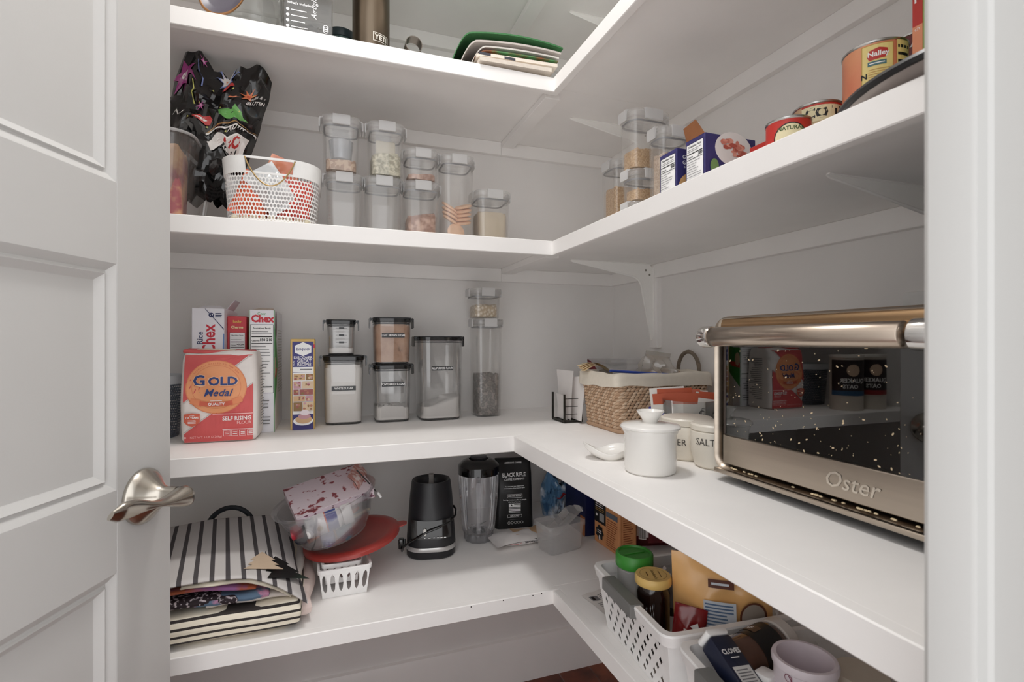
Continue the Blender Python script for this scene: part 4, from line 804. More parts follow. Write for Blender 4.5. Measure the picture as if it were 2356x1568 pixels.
# tall canister with dark chips and a small one on top
a = at_Z(1105, 960, S3); w = .094; h = .302; cx_, cy_ = at_Y(1118, 960, a.y + .05).x, a.y + .052
canister('tall clear canister of dark chips standing last on the worktop row', cx_, cy_, S3, w, .104, h)
fill('dark_chips', 'dark brown chips in the tall worktop canister', 'chips', cx_, cy_, S3 + .0045, .072, .082, .125, speck('choc_chips', (98, 90, 86), (52, 46, 44), 90, .3, .5, .45, (130, 120, 114), bump=1, kind='dist'), seed=41, taper=.945, H=.4, bump=.006)
canister('short clear canister of cream morsels on top of the tall chip canister', cx_ - .008, cy_, S3 + h + .002, .098, .104, .092)
fill('cream_morsels', 'cream coloured morsels in the short upper canister', 'morsels', cx_ - .008, cy_, S3 + h + .0065, .076, .082, .036, speck('cream_chips', (238, 226, 206), (190, 168, 136), 110, .25, .6, .5, bump=1, kind='dist'), seed=42, taper=.945, H=.3, bump=.006)
# ================= toaster oven =================
OX, OY0, OY1 = .63, .235, .712; OZ0, OZ1 = S3 + .0135, 1.222; OD = .335; DY0 = .345
STL = mat('brushed_steel', (186, 174, 160), .3, 1, var=.06, scale=14, stretch=(1, .15, 6)); STD = mat('dark_steel', (70, 66, 62), .4, .9); CAV = mat('oven_cavity', (150, 132, 110), .55, .3, var=.3, scale=12); CHR = mat('chrome', (214, 212, 210), .12, 1)
t = thing('toaster_oven', 'stainless steel toaster oven with a glass door and full-width bar handle', 'oven', (OX, 0, OZ0)); H = OZ1 - OZ0
# body shell: a rounded tube of sheet metal, open at the front
def orect(q, y0=OY0, y1=OY1, z0=0, z1=H, r=.026): return [(p[0] + (y0 + y1) / 2, p[1] + (z0 + z1) / 2) for p in rrect(y1 - y0 - 2 * q, z1 - z0 - 2 * q, max(.003, r - q), 6)]
def yzloft(L_, cap0=False, cap1=False): return loft([[(x, y, z) for y, z in ring] for x, ring in L_], cap0, cap1)
obj('body_shell', yzloft([(.012, orect(.012)), (.003, orect(.010)), (-.004, orect(.006)), (-.006, orect(.003)), (-.003, orect(.0005)), (.004, orect(0)), (OD, orect(0)), (OD, orect(.02))], False, True), STL, t, smooth=50)
obj('top_visor', loft([[(x_, y_, z_) for x_, z_ in ((.004, H - .0305), (-.004, H - .0300), (-.0085, H - .022), (-.0085, H - .012), (-.005, H - .004), (.004, H + .0008))] for y_ in (OY0 + .022, OY1 - .022)]), mat('steel_brown_reflection', (176, 146, 112), .28, 1, var=.05, scale=14, stretch=(1, .15, 6)), t, smooth=70)  # rounded steel top edge, its brown-gold reflection put into the base colour
# cavity
cy0, cy1, cz0, cz1 = DY0 + .012, OY1 - .04, .03, H - .035
v = [(.02, cy0, cz0), (.02, cy1, cz0), (.02, cy1, cz1), (.02, cy0, cz1), (.30, cy0, cz0), (.30, cy1, cz0), (.30, cy1, cz1), (.30, cy0, cz1)]
obj('cavity', (v, [(4, 5, 6, 7), (0, 1, 5, 4), (3, 7, 6, 2), (0, 4, 7, 3), (1, 2, 6, 5)]), CAV, t, smooth=0)
fr_ = [[(.02, y, z) for y, z in ((OY0 + .012, .012), (OY1 - .012, .012), (OY1 - .012, H - .012), (OY0 + .012, H - .012))], [(.02, y, z) for y, z in ((cy0, cz0), (cy1, cz0), (cy1, cz1), (cy0, cz1))]]
obj('face_frame', loft(fr_, False, False), STD, t, smooth=0)
rk = obj('rack', join(*[tube([(.03, cy0 + .004, .107), (.03, cy1 - .004, .107)], .0036, 8), tube([(.29, cy0 + .004, .107), (.29, cy1 - .004, .107)], .0036, 8)] + [tube([(.03, cy0 + .012 + .0185 * k, .109), (.29, cy0 + .012 + .0185 * k, .109)], .0014, 6) for k in range(16)]), mat('rack_wire', (214, 184, 152), .35, .6), t)
obj('crumb_pan', bbox(.03, .28, cy0 + .01, cy1 - .01, .045, .052, .002), mat('pan_black', (40, 42, 42), .3, .4), t)
# door
d0 = obj('door', yzloft([(-.002, orect(0, DY0, OY1 - .007, .145 + .0, .0 + .1, .002))], True, False), STL, t) if False else None
dz0, dz1 = .0165, H - .028; gz0, gz1 = .064, .2225
door_ = obj('oven_door', join(bbox(-.0085, .004, DY0, OY1 - .026, dz0, gz0, .0012), bbox(-.0085, .004, DY0, OY1 - .026, gz1, dz1, .0012)), STL, t)
obj('door_edge', join(bbox(-.008, .004, OY1 - .0305, OY1 - .026, gz0 + .0004, gz1 - .0004, .001), bbox(-.008, .004, DY0, DY0 + .006, gz0 + .0004, gz1 - .0004, .001)), mat('dark_trim', (60, 50, 44), .35, .6), door_)
g = bpy.data.materials.new('oven_glass'); g.use_nodes = True; nt = g.node_tree; nt.nodes.remove(nt.nodes['Principled BSDF'])
tr = nt.nodes.new('ShaderNodeBsdfTransparent'); tr.inputs[0].default_value = lin((232, 226, 216)); gl = nt.nodes.new('ShaderNodeBsdfGlossy'); gl.inputs['Roughness'].default_value = .015
mx_ = nt.nodes.new('ShaderNodeMixShader'); fr2 = nt.nodes.new('ShaderNodeFresnel'); fr2.inputs[0].default_value = 2.3; nt.links.new(fr2.outputs[0], mx_.inputs[0]); nt.links.new(tr.outputs[0], mx_.inputs[1]); nt.links.new(gl.outputs[0], mx_.inputs[2]); nt.links.new(mx_.outputs[0], nt.nodes['Material Output'].inputs[0])
obj('window_glass', box(-.006, -.003, DY0 + .006, OY1 - .0305, gz0, gz1), g, door_, smooth=0)
rnd = random.Random(5); fv = []
for k in range(150):
    y, z = rnd.uniform(DY0 + .02, OY1 - .04), gz0 + .002 + (gz1 - gz0 - .01) * rnd.random() ** 1.25; r = rnd.choice((.0004, .0006, .0008, .0014)); n = 6; a = rnd.random() * 6
    fv.append(xf(lathe([(r, 0), (r * .6, .0004), (0, .0005)], n), T(-.0061, y, z) @ RY(-PI / 2) @ RZ(a) @ Matrix.Diagonal((1.5, .8, 1, 1))))
o = obj('baked_specks', join(*fv), mat('speck_cream', (214, 192, 158), .7), door_); o['kind'] = 'stuff'
o = obj('crumbs', join(*[xf(lathe([(0, 0), (.0018, .0006), (.0012, .0022), (0, .0026)], 6), T(-.005 - rnd.random() * .004, DY0 + (OY1 - DY0) * (.1 + .8 * rnd.random()), .0102) @ Matrix.Diagonal((1, 1.6, 1, 1))) for k in range(26)]), mat('crumb_cream', (216, 196, 160), .9), t); o['kind'] = 'stuff'
P = Print((-.0087, OY1 - .02, 0), (0, -1, 0), (0, 0, 1)); P.text('Oster', .228, .0385, .030, mat('logo_bright', (222, 212, 198), .25, .8), bold=.005, shear=.25); P.build(door_, 'logo')
# handle bar with round end caps
HX, HZ = -.038, 1.1885 - OZ0
hb = obj('door_handle', xf(lathe([(0, 0), (.0135, 0), (.0155, .002), (.0155, .296), (.0135, .298), (0, .298)], 32), T(HX, .676, HZ) @ RX(PI / 2)), mat('handle_steel', (196, 182, 168), .26, 1, stretch=(1, .1, 1), scale=40), t, smooth=50)
for y in (.6775, .350): obj('end_cap', xf(lathe([(0, 0), (.0155, 0), (.0175, .0015), (.0175, .020), (.0165, .022), (0, .022)], 32), T(HX, y + .020, HZ) @ RX(PI / 2)), CHR, hb, smooth=50)
for y in (.665, .358): obj('handle_post', box(HX, -.008, y - .006, y + .006, HZ - .008, HZ + .008), STD, hb, smooth=0)
# bottom lip and feet
obj('bottom_lip', yzloft([(-.006, [(OY0 + .01, -.001), (OY1 - .01, -.001), (OY1 - .01, .006), (OY0 + .01, .006)]), (-.016, [(OY0 + .014, .0), (OY1 - .014, .0), (OY1 - .014, .007), (OY0 + .014, .007)]), (-.0175, [(OY0 + .016, .002), (OY1 - .016, .002), (OY1 - .016, .006), (OY0 + .016, .006)])], True, True), STL, t)
for x, y in ((.03, OY1 - .055), (.03, OY0 + .055), (OD - .04, OY1 - .055), (OD - .04, OY0 + .055)): obj('foot', xf(lathe([(0, 0), (.014, 0), (.016, .004), (.016, .0135), (0, .0135)], 20), T(x, y, -.0133)), mat('foot_rubber', (26, 26, 28), .6), t)
# control panel with knobs, beyond the jamb
for k in range(3): obj('knob', xf(lathe([(0, 0), (.017, 0), (.016, .014), (.014, .016), (0, .016)], 24), T(-.006, (OY0 + DY0) / 2 + .004, .05 + .075 * k) @ RY(-PI / 2)), CHR, t)

# ================= ceramic ware on the right arm =================
CER = mat('white_ceramic', (236, 234, 230), .18, var=.01, coat=.4); STO = mat('cream_stoneware', (226, 220, 208), .35, var=.02)
def stand(px, py, r, z=None):
    f = at_Z(px, py, z or S3); q = math.hypot(f.x, f.y); return f.x * (1 + r / q), f.y * (1 + r / q)
x, y = stand(1496, 1098, .0455)
t = thing('lidded_crock', 'glossy white lidded crock with a cup-shaped knob, nearest the worktop edge', 'crock', (x, y, S3))
obj('pot', lathe([(0, 0), (.041, 0), (.0445, .003), (.0455, .008), (.0455, .068), (.0485, .073), (.0485, .077), (.043, .077), (.043, .01), (0, .008)], 56), CER, t)
ld = obj('lid', lathe([(0, .077), (.050, .077), (.0525, .0785), (.0525, .082), (.049, .085), (.02, .0885), (.0125, .0885), (0, .0885)], 56), CER, t)
obj('knob', lathe([(0, .088), (.0125, .088), (.0145, .094), (.0235, .107), (.0242, .109), (.0225, .109), (.013, .0985), (0, .097)], 44), CER, ld)
ax = math.atan2(-y, -x)
x, y = stand(1580, 1062, .052)
t = thing('stoneware_canister', 'cream canister ending in the letters ER, behind the white crock', 'canister', (x, y, S3), group='lettered cream canisters')
obj('pot', lathe([(0, 0), (.043, 0), (.047, .004), (.0515, .022), (.052, .062), (.050, .066), (0, .066)], 48), STO, t); obj('lid', lathe([(0, .0665), (.049, .0665), (.051, .068), (.051, .078), (.048, .081), (.02, .082), (0, .082)], 48), STO, t)
INK = mat('stamped_ink', (62, 58, 54), .6); av = math.atan2(-y, -x)
P = wrapped(.0522, 0, av - .02); P.text('BUTTER', -.029, .036, .0175, INK, xs=.95); P.build(t, 'stamped_word')
x, y = stand(1648, 1101, .047)
t = thing('stoneware_canister', 'cream canister stamped SALT, tight against the oven', 'canister', (.681, .768, S3), group='lettered cream canisters')
obj('pot', lathe([(0, 0), (.034, 0), (.039, .004), (.0455, .028), (.047, .050), (.0462, .066), (.044, .068), (0, .068)], 48), STO, t); obj('lid', lathe([(0, .0685), (.0445, .0685), (.0462, .070), (.0462, .078), (.043, .081), (0, .083)], 48), STO, t)
av = math.atan2(-y, -x); P = wrapped(.0474, 0, av - .42); P.text('SALT', 0, .050, .0175, INK, xs=.95); P.build(t, 'stamped_word')
# spoon rest: wavy little dish
x, y = stand(1396, 1059, .03)
def srest():
    R = []
    for r_, z_ in ((.001, 0), (.020, 0), (.028, .003), (.0345, .011), (.038, .020), (.0375, .0225), (.0355, .022), (.031, .013), (.024, .006), (.014, .0045), (.001, .004)):
        ring = []
        for i in range(64):
            a = 2 * PI * i / 64; sp = max(0, math.cos(a - 2.75)) ** 3; k_ = (r_ / .038) ** 2
            ring.append((r_ * math.cos(a) * (1 + .45 * sp) * 1.1, r_ * math.sin(a) * (1 + .3 * sp), z_ + k_ * (.013 * sp - .011 * max(0, math.cos(a - 1.75)) ** 3 - .010 * max(0, math.cos(a - 4.0)) ** 3)))
        R.append(ring)
    return loft(R)
t = obj('spoon_rest', srest(), CER, None, (x + .010, y, S3), (0, 0, .15), smooth=70); tag(t, 'small white wavy spoon rest beside the lidded crock', 'spoon rest')
# ================= wicker basket =================
bx0, bx1, by0, by1, bh = .676, .955, 1.105, 1.300, .145
bcx, bcy = (bx0 + bx1) / 2, (by0 + by1) / 2; bw, bd = bx1 - bx0, by1 - by0
t = thing('wicker_basket', 'woven wicker basket with a cream cloth liner folded over its rim', 'basket', (bcx, bcy, S3))
WK = [mat('wicker_%d' % i, c, .75, var=.12, scale=120) for i, c in enumerate(((198, 168, 140), (182, 150, 122), (210, 184, 158)))]
def bring(z, q=0): s_ = .92 + .10 * z / bh; return [(p[0], p[1]) for p in rrect(bw * s_ - 2 * q, bd * s_ - 2 * q, .018, 3)]
obj('inner_wall', loft([[(a, b, z) for a, b in bring(z, .004)] for z in (.002, .05, .1, bh)], True, False), mat('wicker_dark', (96, 72, 54), .9), t)
nub = lathe([(0, -.5), (.16, -.42), (.34, -.2), (.4, 0), (.34, .2), (.16, .42), (0, .5)], 8); rows = 14; L_ = []
for j in range(rows):
    z = .006 + (bh - .012) * j / (rows - 1) * .86; ring = bring(z); per_ = []
    for i in range(len(ring)):
        (x0, y0), (x1, y1) = ring[i], ring[(i + 1) % len(ring)]; n_ = max(1, int(round(math.hypot(x1 - x0, y1 - y0) / .0125)))
        per_ += [(x0 + (x1 - x0) * (k + .5 * (j % 2)) / n_, y0 + (y1 - y0) * (k + .5 * (j % 2)) / n_, math.atan2(y1 - y0, x1 - x0)) for k in range(n_)]
    for x, y, a in per_: L_.append(xf(nub, T(x, y, z) @ RZ(a) @ RY(PI / 2 - .38) @ Matrix.Diagonal((.0105, .0085, .019, 1))))
for q in range(3):
    o = obj('weave', join(*L_[q::3]), WK[q], t, smooth=60); o['kind'] = 'stuff'
obj('base_rim', tube([(a, b, .004) for a, b in bring(0, -.001)], .005, 8, True), WK[1], t)
obj('handle', tube([(bw / 2 + .012, .045 * math.cos(a), bh + .006 + .052 * math.sin(a)) for a in [PI * (-.08 + 1.16 * i / 18) for i in range(19)]], .0055, 8), mat('wicker_grey', (120, 108, 94), .8, var=.25, scale=90), t)
obj('handle', tube([(-bw / 2 + .012, .045 * math.cos(a), bh - .052 + .03 * math.sin(a)) for a in [PI * (-.08 + 1.16 * i / 18) for i in range(19)]], .0045, 8), MATS['wicker_grey'], t)
rnd = random.Random(2); ph = [rnd.uniform(0, 6) for _ in range(4)]
def liner(u, v):
    n_ = 72; k = u * n_; s_ = {0: 1.0}.get(0); z_prof = [(-.006, bh - .028), (-.0055, bh - .012), (-.006, bh + .002), (-.002, bh + .007), (.003, bh + .003), (.006, bh - .03), (.008, bh - .07)]
    a = v * (len(z_prof) - 1); i = min(int(a), len(z_prof) - 2); q = a - i; off = z_prof[i][0] * (1 - q) + z_prof[i + 1][0] * q; z = z_prof[i][1] * (1 - q) + z_prof[i + 1][1] * q
    wv = .0012 * math.sin(u * 38 + ph[0]) + .0010 * math.sin(u * 71 + v * 5 + ph[1]) + (.003 * math.sin(u * 13 + ph[2]) if z < bh - .008 and v < .4 else 0)
    R_ = rsub(bw * 1.02 - 2 * (off + wv * .5), bd * 1.02 - 2 * (off + wv * .5), .016, 3, 0, 15); p = R_[int(u * len(R_)) % len(R_)]
    return (p[0], p[1], z + wv)
NL = len(rsub(1, 1, .1, 3, 0, 15)); gv = [[liner((i + .001) / NL, j / 12) for i in range(NL)] for j in range(13)]
obj('cloth_liner', loft(gv, False, False), mat('liner_cotton', (226, 218, 204), .9, var=.03, scale=80), t, smooth=70)
obj('cloth_floor', box(-bw / 2 + .02, bw / 2 - .02, -bd / 2 + .02, bd / 2 - .02, .03, .07), MATS['liner_cotton'], t)
zt = S3 + bh
# things in the basket
t = thing('tape_measure', 'cream cloth measuring tape folded over the basket rim', 'tape', (bcx - .12, bcy + .05, zt + .006), .2)
for k in range(4):
    def tp(u, v, k=k): a = PI * u; return (-.045 + .10 * u, (v - .5) * .018 + .006 * k - .01 * u, .002 + .004 * k + (.018 - .002 * k) * math.sin(a) - .016 * u * u)
    obj('tape_fold', join(grid(tp, 16, 2), grid(lambda u, v: (lambda p: (p[0], p[1], p[2] - .0006))(tp(u, v)), 16, 2)), mat('tape_cream', (226, 204, 164), .6), t)
P = Print((0, 0, 0), (1, 0, 0), (0, 0, 1), lambda x, y, h: (-.045 + .10 * x, (y - .5) * .018 + .018 - .01 * x, .0148 + .012 * math.sin(PI * x) - .016 * x * x + h + .0004))
P.step = .2
for k in range(14): P.rect(.08 + .06 * k, .15, .09 + .06 * k, .5 if k % 2 else .8, INK)
P.build(t, 'tape_marks')
t = thing('zip_bag', 'flat zip bag with a blue seal lying across the wicker basket', 'bag', (bcx - .03, bcy - .005, zt - .002), -.12)
obj('film', xf(pillow(.17, .12, .012, seed=6), T(0, .03, .0) @ RX(-PI / 2 + .35) ), clear('zip_film', (250, 250, 252), .3, .6, .1), t); obj('blue_seal', tube([(-.085 + .17 * i / 10, -.028 + .006 * math.sin(i), .012 - .0012 * i) for i in range(11)], .0035, 6), mat('zip_blue', (58, 84, 176), .35), t)
t = obj('plastic_bag', pillow(.11, .115, .075, 20, 22, seed=14, wr=.5), clear('film_clear', (254, 254, 254), .40, .5, .12, (238, 232, 224)), None, (bcx + .035, bcy + .01, zt - .055), (.1, .1, .3), smooth=25); tag(t, 'crinkled clear plastic bag standing up in the wicker basket', 'bag')
t = obj('paper_box', bbox(-.045, .045, -.035, .035, 0, .075, .002), mat('tan_card', (196, 168, 140), .8), None, (bcx + .075, bcy + .03, zt - .07)); tag(t, 'tan cardboard box inside the wicker basket behind the plastic bag', 'box')
# tins behind the basket, in the corner
for px, r, c, n_, lb in ((1372, .030, (110, 26, 34), 'dark_red_tin', 'dark red round tin behind the wicker basket'), (1400, .019, (18, 74, 78), 'teal_tin_a', 'narrow teal tin in the middle behind the wicker basket'), (1424, .027, (22, 70, 76), 'teal_tin_b', 'wide teal tin with pale print behind the wicker basket')):
    p = at_Y(px, 826, 1.52 if r > .02 else 1.56); t = thing('candle_tin', lb, 'tin', (p.x, p.y, S3), group='round tins in the corner'); h = p.z - S3
    obj('tin_body', lathe([(0, 0), (r, 0), (r, h - .004), (r - .002, h - .002), (0, h - .002)], 32), mat(n_, c, .3, .3), t); obj('lid', lathe([(r - .001, h - .004), (r + .001, h - .004), (r + .001, h), (r - .004, h + .001), (0, h)], 32, False), mat(n_ + '_lid', tuple(int(q * .8) for q in c), .3, .4), t)
    if n_ == 'teal_tin_b': P = wrapped(r + .0003, 0, math.atan2(-p.y, -p.x)); P.lines(-.016, .016, h - .045, h - .012, 4, M_GREYINK(), .5, .2); P.build(t)
# napkin holder: black frame with papers
hx0, hx1, hy0, hy1 = .628, .690, 1.312, 1.392
t = thing('letter_holder', 'black metal letter holder filled with white papers beside the wicker basket', 'holder', (hx0, hy0, S3)); BM = mat('black_metal', (40, 38, 34), .5, .5); b_ = .0035; hy_ = hy1 - hy0
def bar(p, q): return tube([p, q], b_ * .95, 4)
for nm, x_, top in (('front_frame', 0, .082), ('back_frame', .055, .082)):
    obj(nm, join(bar((x_, 0, b_), (x_, hy_, b_)), bar((x_, 0, b_), (x_, 0, top)), bar((x_, hy_, b_), (x_, hy_, top))), BM, t, smooth=0)
for q in (0, hy_ / 2, hy_): obj('base_bar', bar((0, q, b_), (.055, q, b_)), BM, t, smooth=0)
obj('wire', join(*[tube([(.0, 0, .025 + .022 * k), (.055, 0, .025 + .022 * k)], .0011, 6) for k in range(3)]), BM, t)
PAPR = mat('white_paper', (230, 226, 224), .8, var=.02)
for k, (x_, dy, w_, h_, lean, lb) in enumerate(((.012, .004, .070, .070, -.12, 'small folded white paper at the front of the letter holder'), (.024, .000, .10, .140, .02, 'tall white envelope standing in the letter holder'), (.040, -.0, .12, .128, .04, 'wide white card at the back of the letter holder'))):
    def sh(u, v, k=k, w_=w_, h_=h_): return (.004 * math.sin(3 * u + k) * v + .01 * math.sin(2.2 * v + k) * (u - .3), u * w_, v * h_ * (1 - .1 * u * (k == 2)))
    o = obj('paper_sheet', join(grid(sh, 8, 8), grid(lambda u, v: (lambda p: (p[0] + .0012, p[1], p[2]))(sh(u, v)), 8, 8)), PAPR, None, (hx0 + x_, hy0 + .004 + dy - (.035 if k == 2 else 0), S3 + .0075), (0, lean, 0)); tag(o, lb, 'paper', 'papers in the letter holder')
# glass measuring cup with cocoa sachets
gx, gy = .785, .975
t = thing('measuring_cup', 'clear glass measuring cup holding upright sachets', 'cup', (gx, gy, S3)); GC = clear('cup_glass', (250, 251, 251), .05, .9, .02)
obj('cup_body', lathe([(0, .0), (.05, 0), (.053, .003), (.059, .095), (.061, .099), (.0585, .099), (.0505, .006), (0, .004)], 44), GC, t)
obj('handle', tube([(-.059 - .03 * math.sin(PI * i / 12), 0, .018 + .075 * i / 12) for i in range(13)], .005, 10), GC, t); t.rotation_euler[2] = -.75
OS = mat('sachet_orange', (190, 84, 50), .45); 
for k in range(7):
    lean = -.10 + .035 * k; xx, yy = gx - .03 + .011 * k, gy + .024 - .008 * k
    s_ = thing('cocoa_sachet', ['orange and white sachet at the back of the measuring cup', 'second sachet from the back of the measuring cup', 'third sachet from the back of the measuring cup', 'sachet in the middle of the measuring cup', 'sachet third from the front of the measuring cup', 'sachet just behind the foremost in the measuring cup', 'foremost white and orange sachet reading COCOA in the measuring cup'][k], 'sachet', (xx, yy, S3 + .0075), group='cocoa sachets', rot=(0, lean, -.62))
    obj('pouch', pillow(.078, .118 - .002 * k, .007, 8, 10, .006, 40 + k, .1), mat('sachet_white', (226, 222, 216), .5) if k % 3 == 0 else OS, s_)
    P = Print((-.033, -.0052, 0), (1, 0, 0), (0, 0, 1))
    if k == 6: P.rect(0, .095, .066, .108, OS); P.rect(0, .02, .066, .093, mat('sachet_white')); P.text('COCOA', .036, .058, .0165, M_BLACK(), bold=.04); P.frame(.010, .048, .062, .070, .0012, M_BLACK()); P.text('A Cup of Comfort', .035, .080, .0052, M_BLACK()); P.rect(.004, .012, .014, .045, OS); P.rect(.04, .012, .05, .03, mat('zip_blue'))
    else: P.rect(0, .08, .066, .105, OS); P.rect(.006 + .004 * (k % 2), .01, .026, .08, mat('sachet_white')); P.rect(.04, .01, .056, .08, mat('sachet_white'))
    P.build(s_)
# two little bottles with round blue caps behind the crock
for k, (px, py) in enumerate(((1503, 943), (1530, 954))):
    p = at_Y(px, py, 1.03 - .02 * k); t = thing('small_bottle', ('farther' if k == 0 else 'nearer') + ' small bottle with a round blue cap behind the crock', 'bottle', (p.x, p.y, S3), group='bottles with blue caps'); h = p.z - S3
    obj('glass', lathe([(0, 0), (.013, 0), (.0135, .003), (.0135, h - .016), (.007, h - .010), (.007, h - .004), (0, h - .004)], 20), clear('vial_glass', (235, 238, 242), .2, .8, .03), t); obj('cap', lathe([(0, h - .010), (.009, h - .008), (.0125, h), (.010, h + .008), (0, h + .0115)], 24), mat('cap_blue', (34, 40, 150), .2, coat=.5), t)
# ================= shelf S4: cloth bags by the door =================
def stripes(name, c1, c2, axis, period, duty, rough=.85, off=0, skew=0):
    """woven or printed bands across one axis of the thing"""
    if name in MATS: return MATS[name]
    m = mat(name, c1, rough, var=.03, scale=150, bump=.1, bscale=900); nt = m.node_tree; N = nt.nodes; Lk = nt.links.new
    tc = N.new('ShaderNodeTexCoord'); sp = N.new('ShaderNodeSeparateXYZ'); Lk(tc.outputs['Object'], sp.inputs[0])
    a = N.new('ShaderNodeMath'); a.operation = 'MULTIPLY_ADD'; a.inputs[1].default_value = 1 / period; a.inputs[2].default_value = off; sk = N.new('ShaderNodeMath'); sk.operation = 'MULTIPLY_ADD'; sk.inputs[1].default_value = skew; Lk(sp.outputs[1], sk.inputs[0]); Lk(sp.outputs[axis], sk.inputs[2]); Lk(sk.outputs[0], a.inputs[0])
    f = N.new('ShaderNodeMath'); f.operation = 'FRACT'; Lk(a.outputs[0], f.inputs[0]); g = N.new('ShaderNodeMath'); g.operation = 'LESS_THAN'; g.inputs[1].default_value = duty; Lk(f.outputs[0], g.inputs[0])
    mx = N.new('ShaderNodeMix'); mx.data_type = 'RGBA'; Lk(g.outputs[0], mx.inputs[0]); mx.inputs[6].default_value = lin(c1); mx.inputs[7].default_value = lin(c2); Lk(mx.outputs[2], N['Principled BSDF'].inputs['Base Color']); return m
def cloth(name, label, x0, x1, y0, y1, zf, th, m, seed=0, rag=.004, group='cloth bags on the lowest shelf', cat='bag', front_drop=0, nx=30, ny=22, sk=0, er=.010):
    """folded cloth bag: a soft slab whose underside follows zf(x, y)"""
    rnd = random.Random(seed); ph = [rnd.uniform(0, 6) for _ in range(4)]
    def top(u, v):
        u, v = .5 - .5 * math.cos(PI * u), .5 - .5 * math.cos(PI * v); e = min(1, (x1 - x0) * min(u, 1 - u) / er, (y1 - y0) * min(v, 1 - v) / er); x = x0 + (x1 - x0) * u + sk * (y1 - y0) * v * u + rag * math.sin(9 * v + ph[0]) * (1 if u > .9 else 0); y = y0 + (y1 - y0) * v + rag * .6 * math.sin(14 * u + ph[1]) * (1 if v < .1 else 0)
        return x, y, zf(x, y) + th * (.5 + .5 * math.sqrt(max(0, 1 - (1 - e) ** 2))) + .0012 * math.sin(15 * u + ph[2]) * e - front_drop * max(0, 1 - v * 8) ** 2
    def bot(u, v):
        x, y, z = top(u, v); u, v = .5 - .5 * math.cos(PI * u), .5 - .5 * math.cos(PI * v); e = min(1, (x1 - x0) * min(u, 1 - u) / er, (y1 - y0) * min(v, 1 - v) / er); return x, y, zf(x, y) + th * (.5 - .5 * math.sqrt(max(0, 1 - (1 - e) ** 2))) - front_drop * max(0, 1 - v * 8) ** 2
    a, b = grid(top, nx, ny), grid(bot, nx, ny); b = (b[0], [q[::-1] for q in b[1]]); k = len(a[0]); rim = [i for i in range(nx + 1)] + [(nx + 1) * j + nx for j in range(1, ny + 1)] + [(nx + 1) * ny + i for i in range(nx - 1, -1, -1)] + [(nx + 1) * j for j in range(ny - 1, 0, -1)]
    v, f = join(a, b); f += [(rim[(i + 1) % len(rim)], rim[i], rim[i] + k, rim[(i + 1) % len(rim)] + k) for i in range(len(rim))]
    o = obj(name, (v, f), m, None, (0, 0, S4), smooth=60)
    return tag(o, label, cat, group)
XL, XR_ = -.42, -.052
flat = lambda z: (lambda x, y: z)
cloth('cloth_bag', 'green and purple bag at the very bottom of the cloth bag stack', XL, -.165, 1.135, 1.44, flat(.0005), .010, speck('green_purple', (34, 84, 50), (150, 128, 160), 14, .55, .62), 1)
cloth('cloth_bag', 'cream bag with dark horizontal bands folded near the bottom of the stack', XL, XR_, 1.082, 1.46, lambda x, y: .0115 + .004 * math.sin(9 * x), .048, stripes('band_stripe', (232, 224, 206), (52, 46, 44), 2, .0138, .34, off=.35), 2, rag=.002)
cloth('cloth_bag', 'black speckled cloth bag sandwiched in the middle of the stack', XL, -.17, 1.094, 1.44, lambda x, y: .064 + .010 * max(0, -.17 - x) / .2, .016, speck('black_speckle', (38, 26, 32), (196, 186, 190), 140, .55, .6, .8, kind='noise'), 3)
cloth('cloth_bag', 'blue and pink printed bag peeking out in the middle of the stack', -.24, -.115, 1.096, 1.42, flat(.0645), .016, speck('blue_pink', (92, 116, 140), (186, 130, 160), 30, .55, .62, .8), 4)
cloth('cloth_bag', 'plain grey cotton bag folded above the banded one', -.22, -.058, 1.10, 1.42, flat(.0605), .011, mat('grey_cotton', (196, 188, 182), .9, var=.05), 5)
cloth('cloth_bag', 'orange and purple cloth bag just beneath the striped top bag', XL, -.13, 1.092, 1.44, lambda x, y: .086 + .012 * math.sin(min(PI, max(0, (x + .42) / .29 * PI))), .007, speck('orange_purple', (170, 92, 62), (150, 100, 150), 16, .5, .6, .8), 6)
arch = lambda x, y: .100 + .016 * math.sin(PI * min(1, max(0, (x + .42) / .37))) - .052 * max(0, (x + .15) / .105) ** 1.6 + .006 * (y - 1.09) / .35
cloth('cloth_bag', 'pale bag with an ochre print just under the striped top bag', -.26, -.075, 1.087, 1.40, lambda x, y: arch(x, y) - .009, .007, mat('cream_bag', (222, 214, 196), .9), 7)
topb = cloth('cloth_bag', 'grey and white bag with dark lengthwise stripes on top of the stack', XL, -.043, 1.084, 1.43, arch, .009, stripes('long_stripe', (196, 192, 190), (74, 70, 72), 0, .0268, .30, off=.0, skew=.17), 8, rag=.003, nx=44, sk=-.17)
cloth('cloth_bag', 'pale pink bag showing at the end of the stack beside the white tray', -.075, -.034, 1.105, 1.33, flat(.012), .035, mat('pink_cotton', (214, 196, 190), .9), 9, nx=6)
o = obj('bag_handle', tube([(-.235 + .055 * math.cos(a), 1.445, .085 + .064 * math.sin(a)) for a in [PI * i / 16 for i in range(17)]], .006, 8), mat('dark_strap', (26, 30, 36), .7), topb); o['label'] = 'dark arched strap'
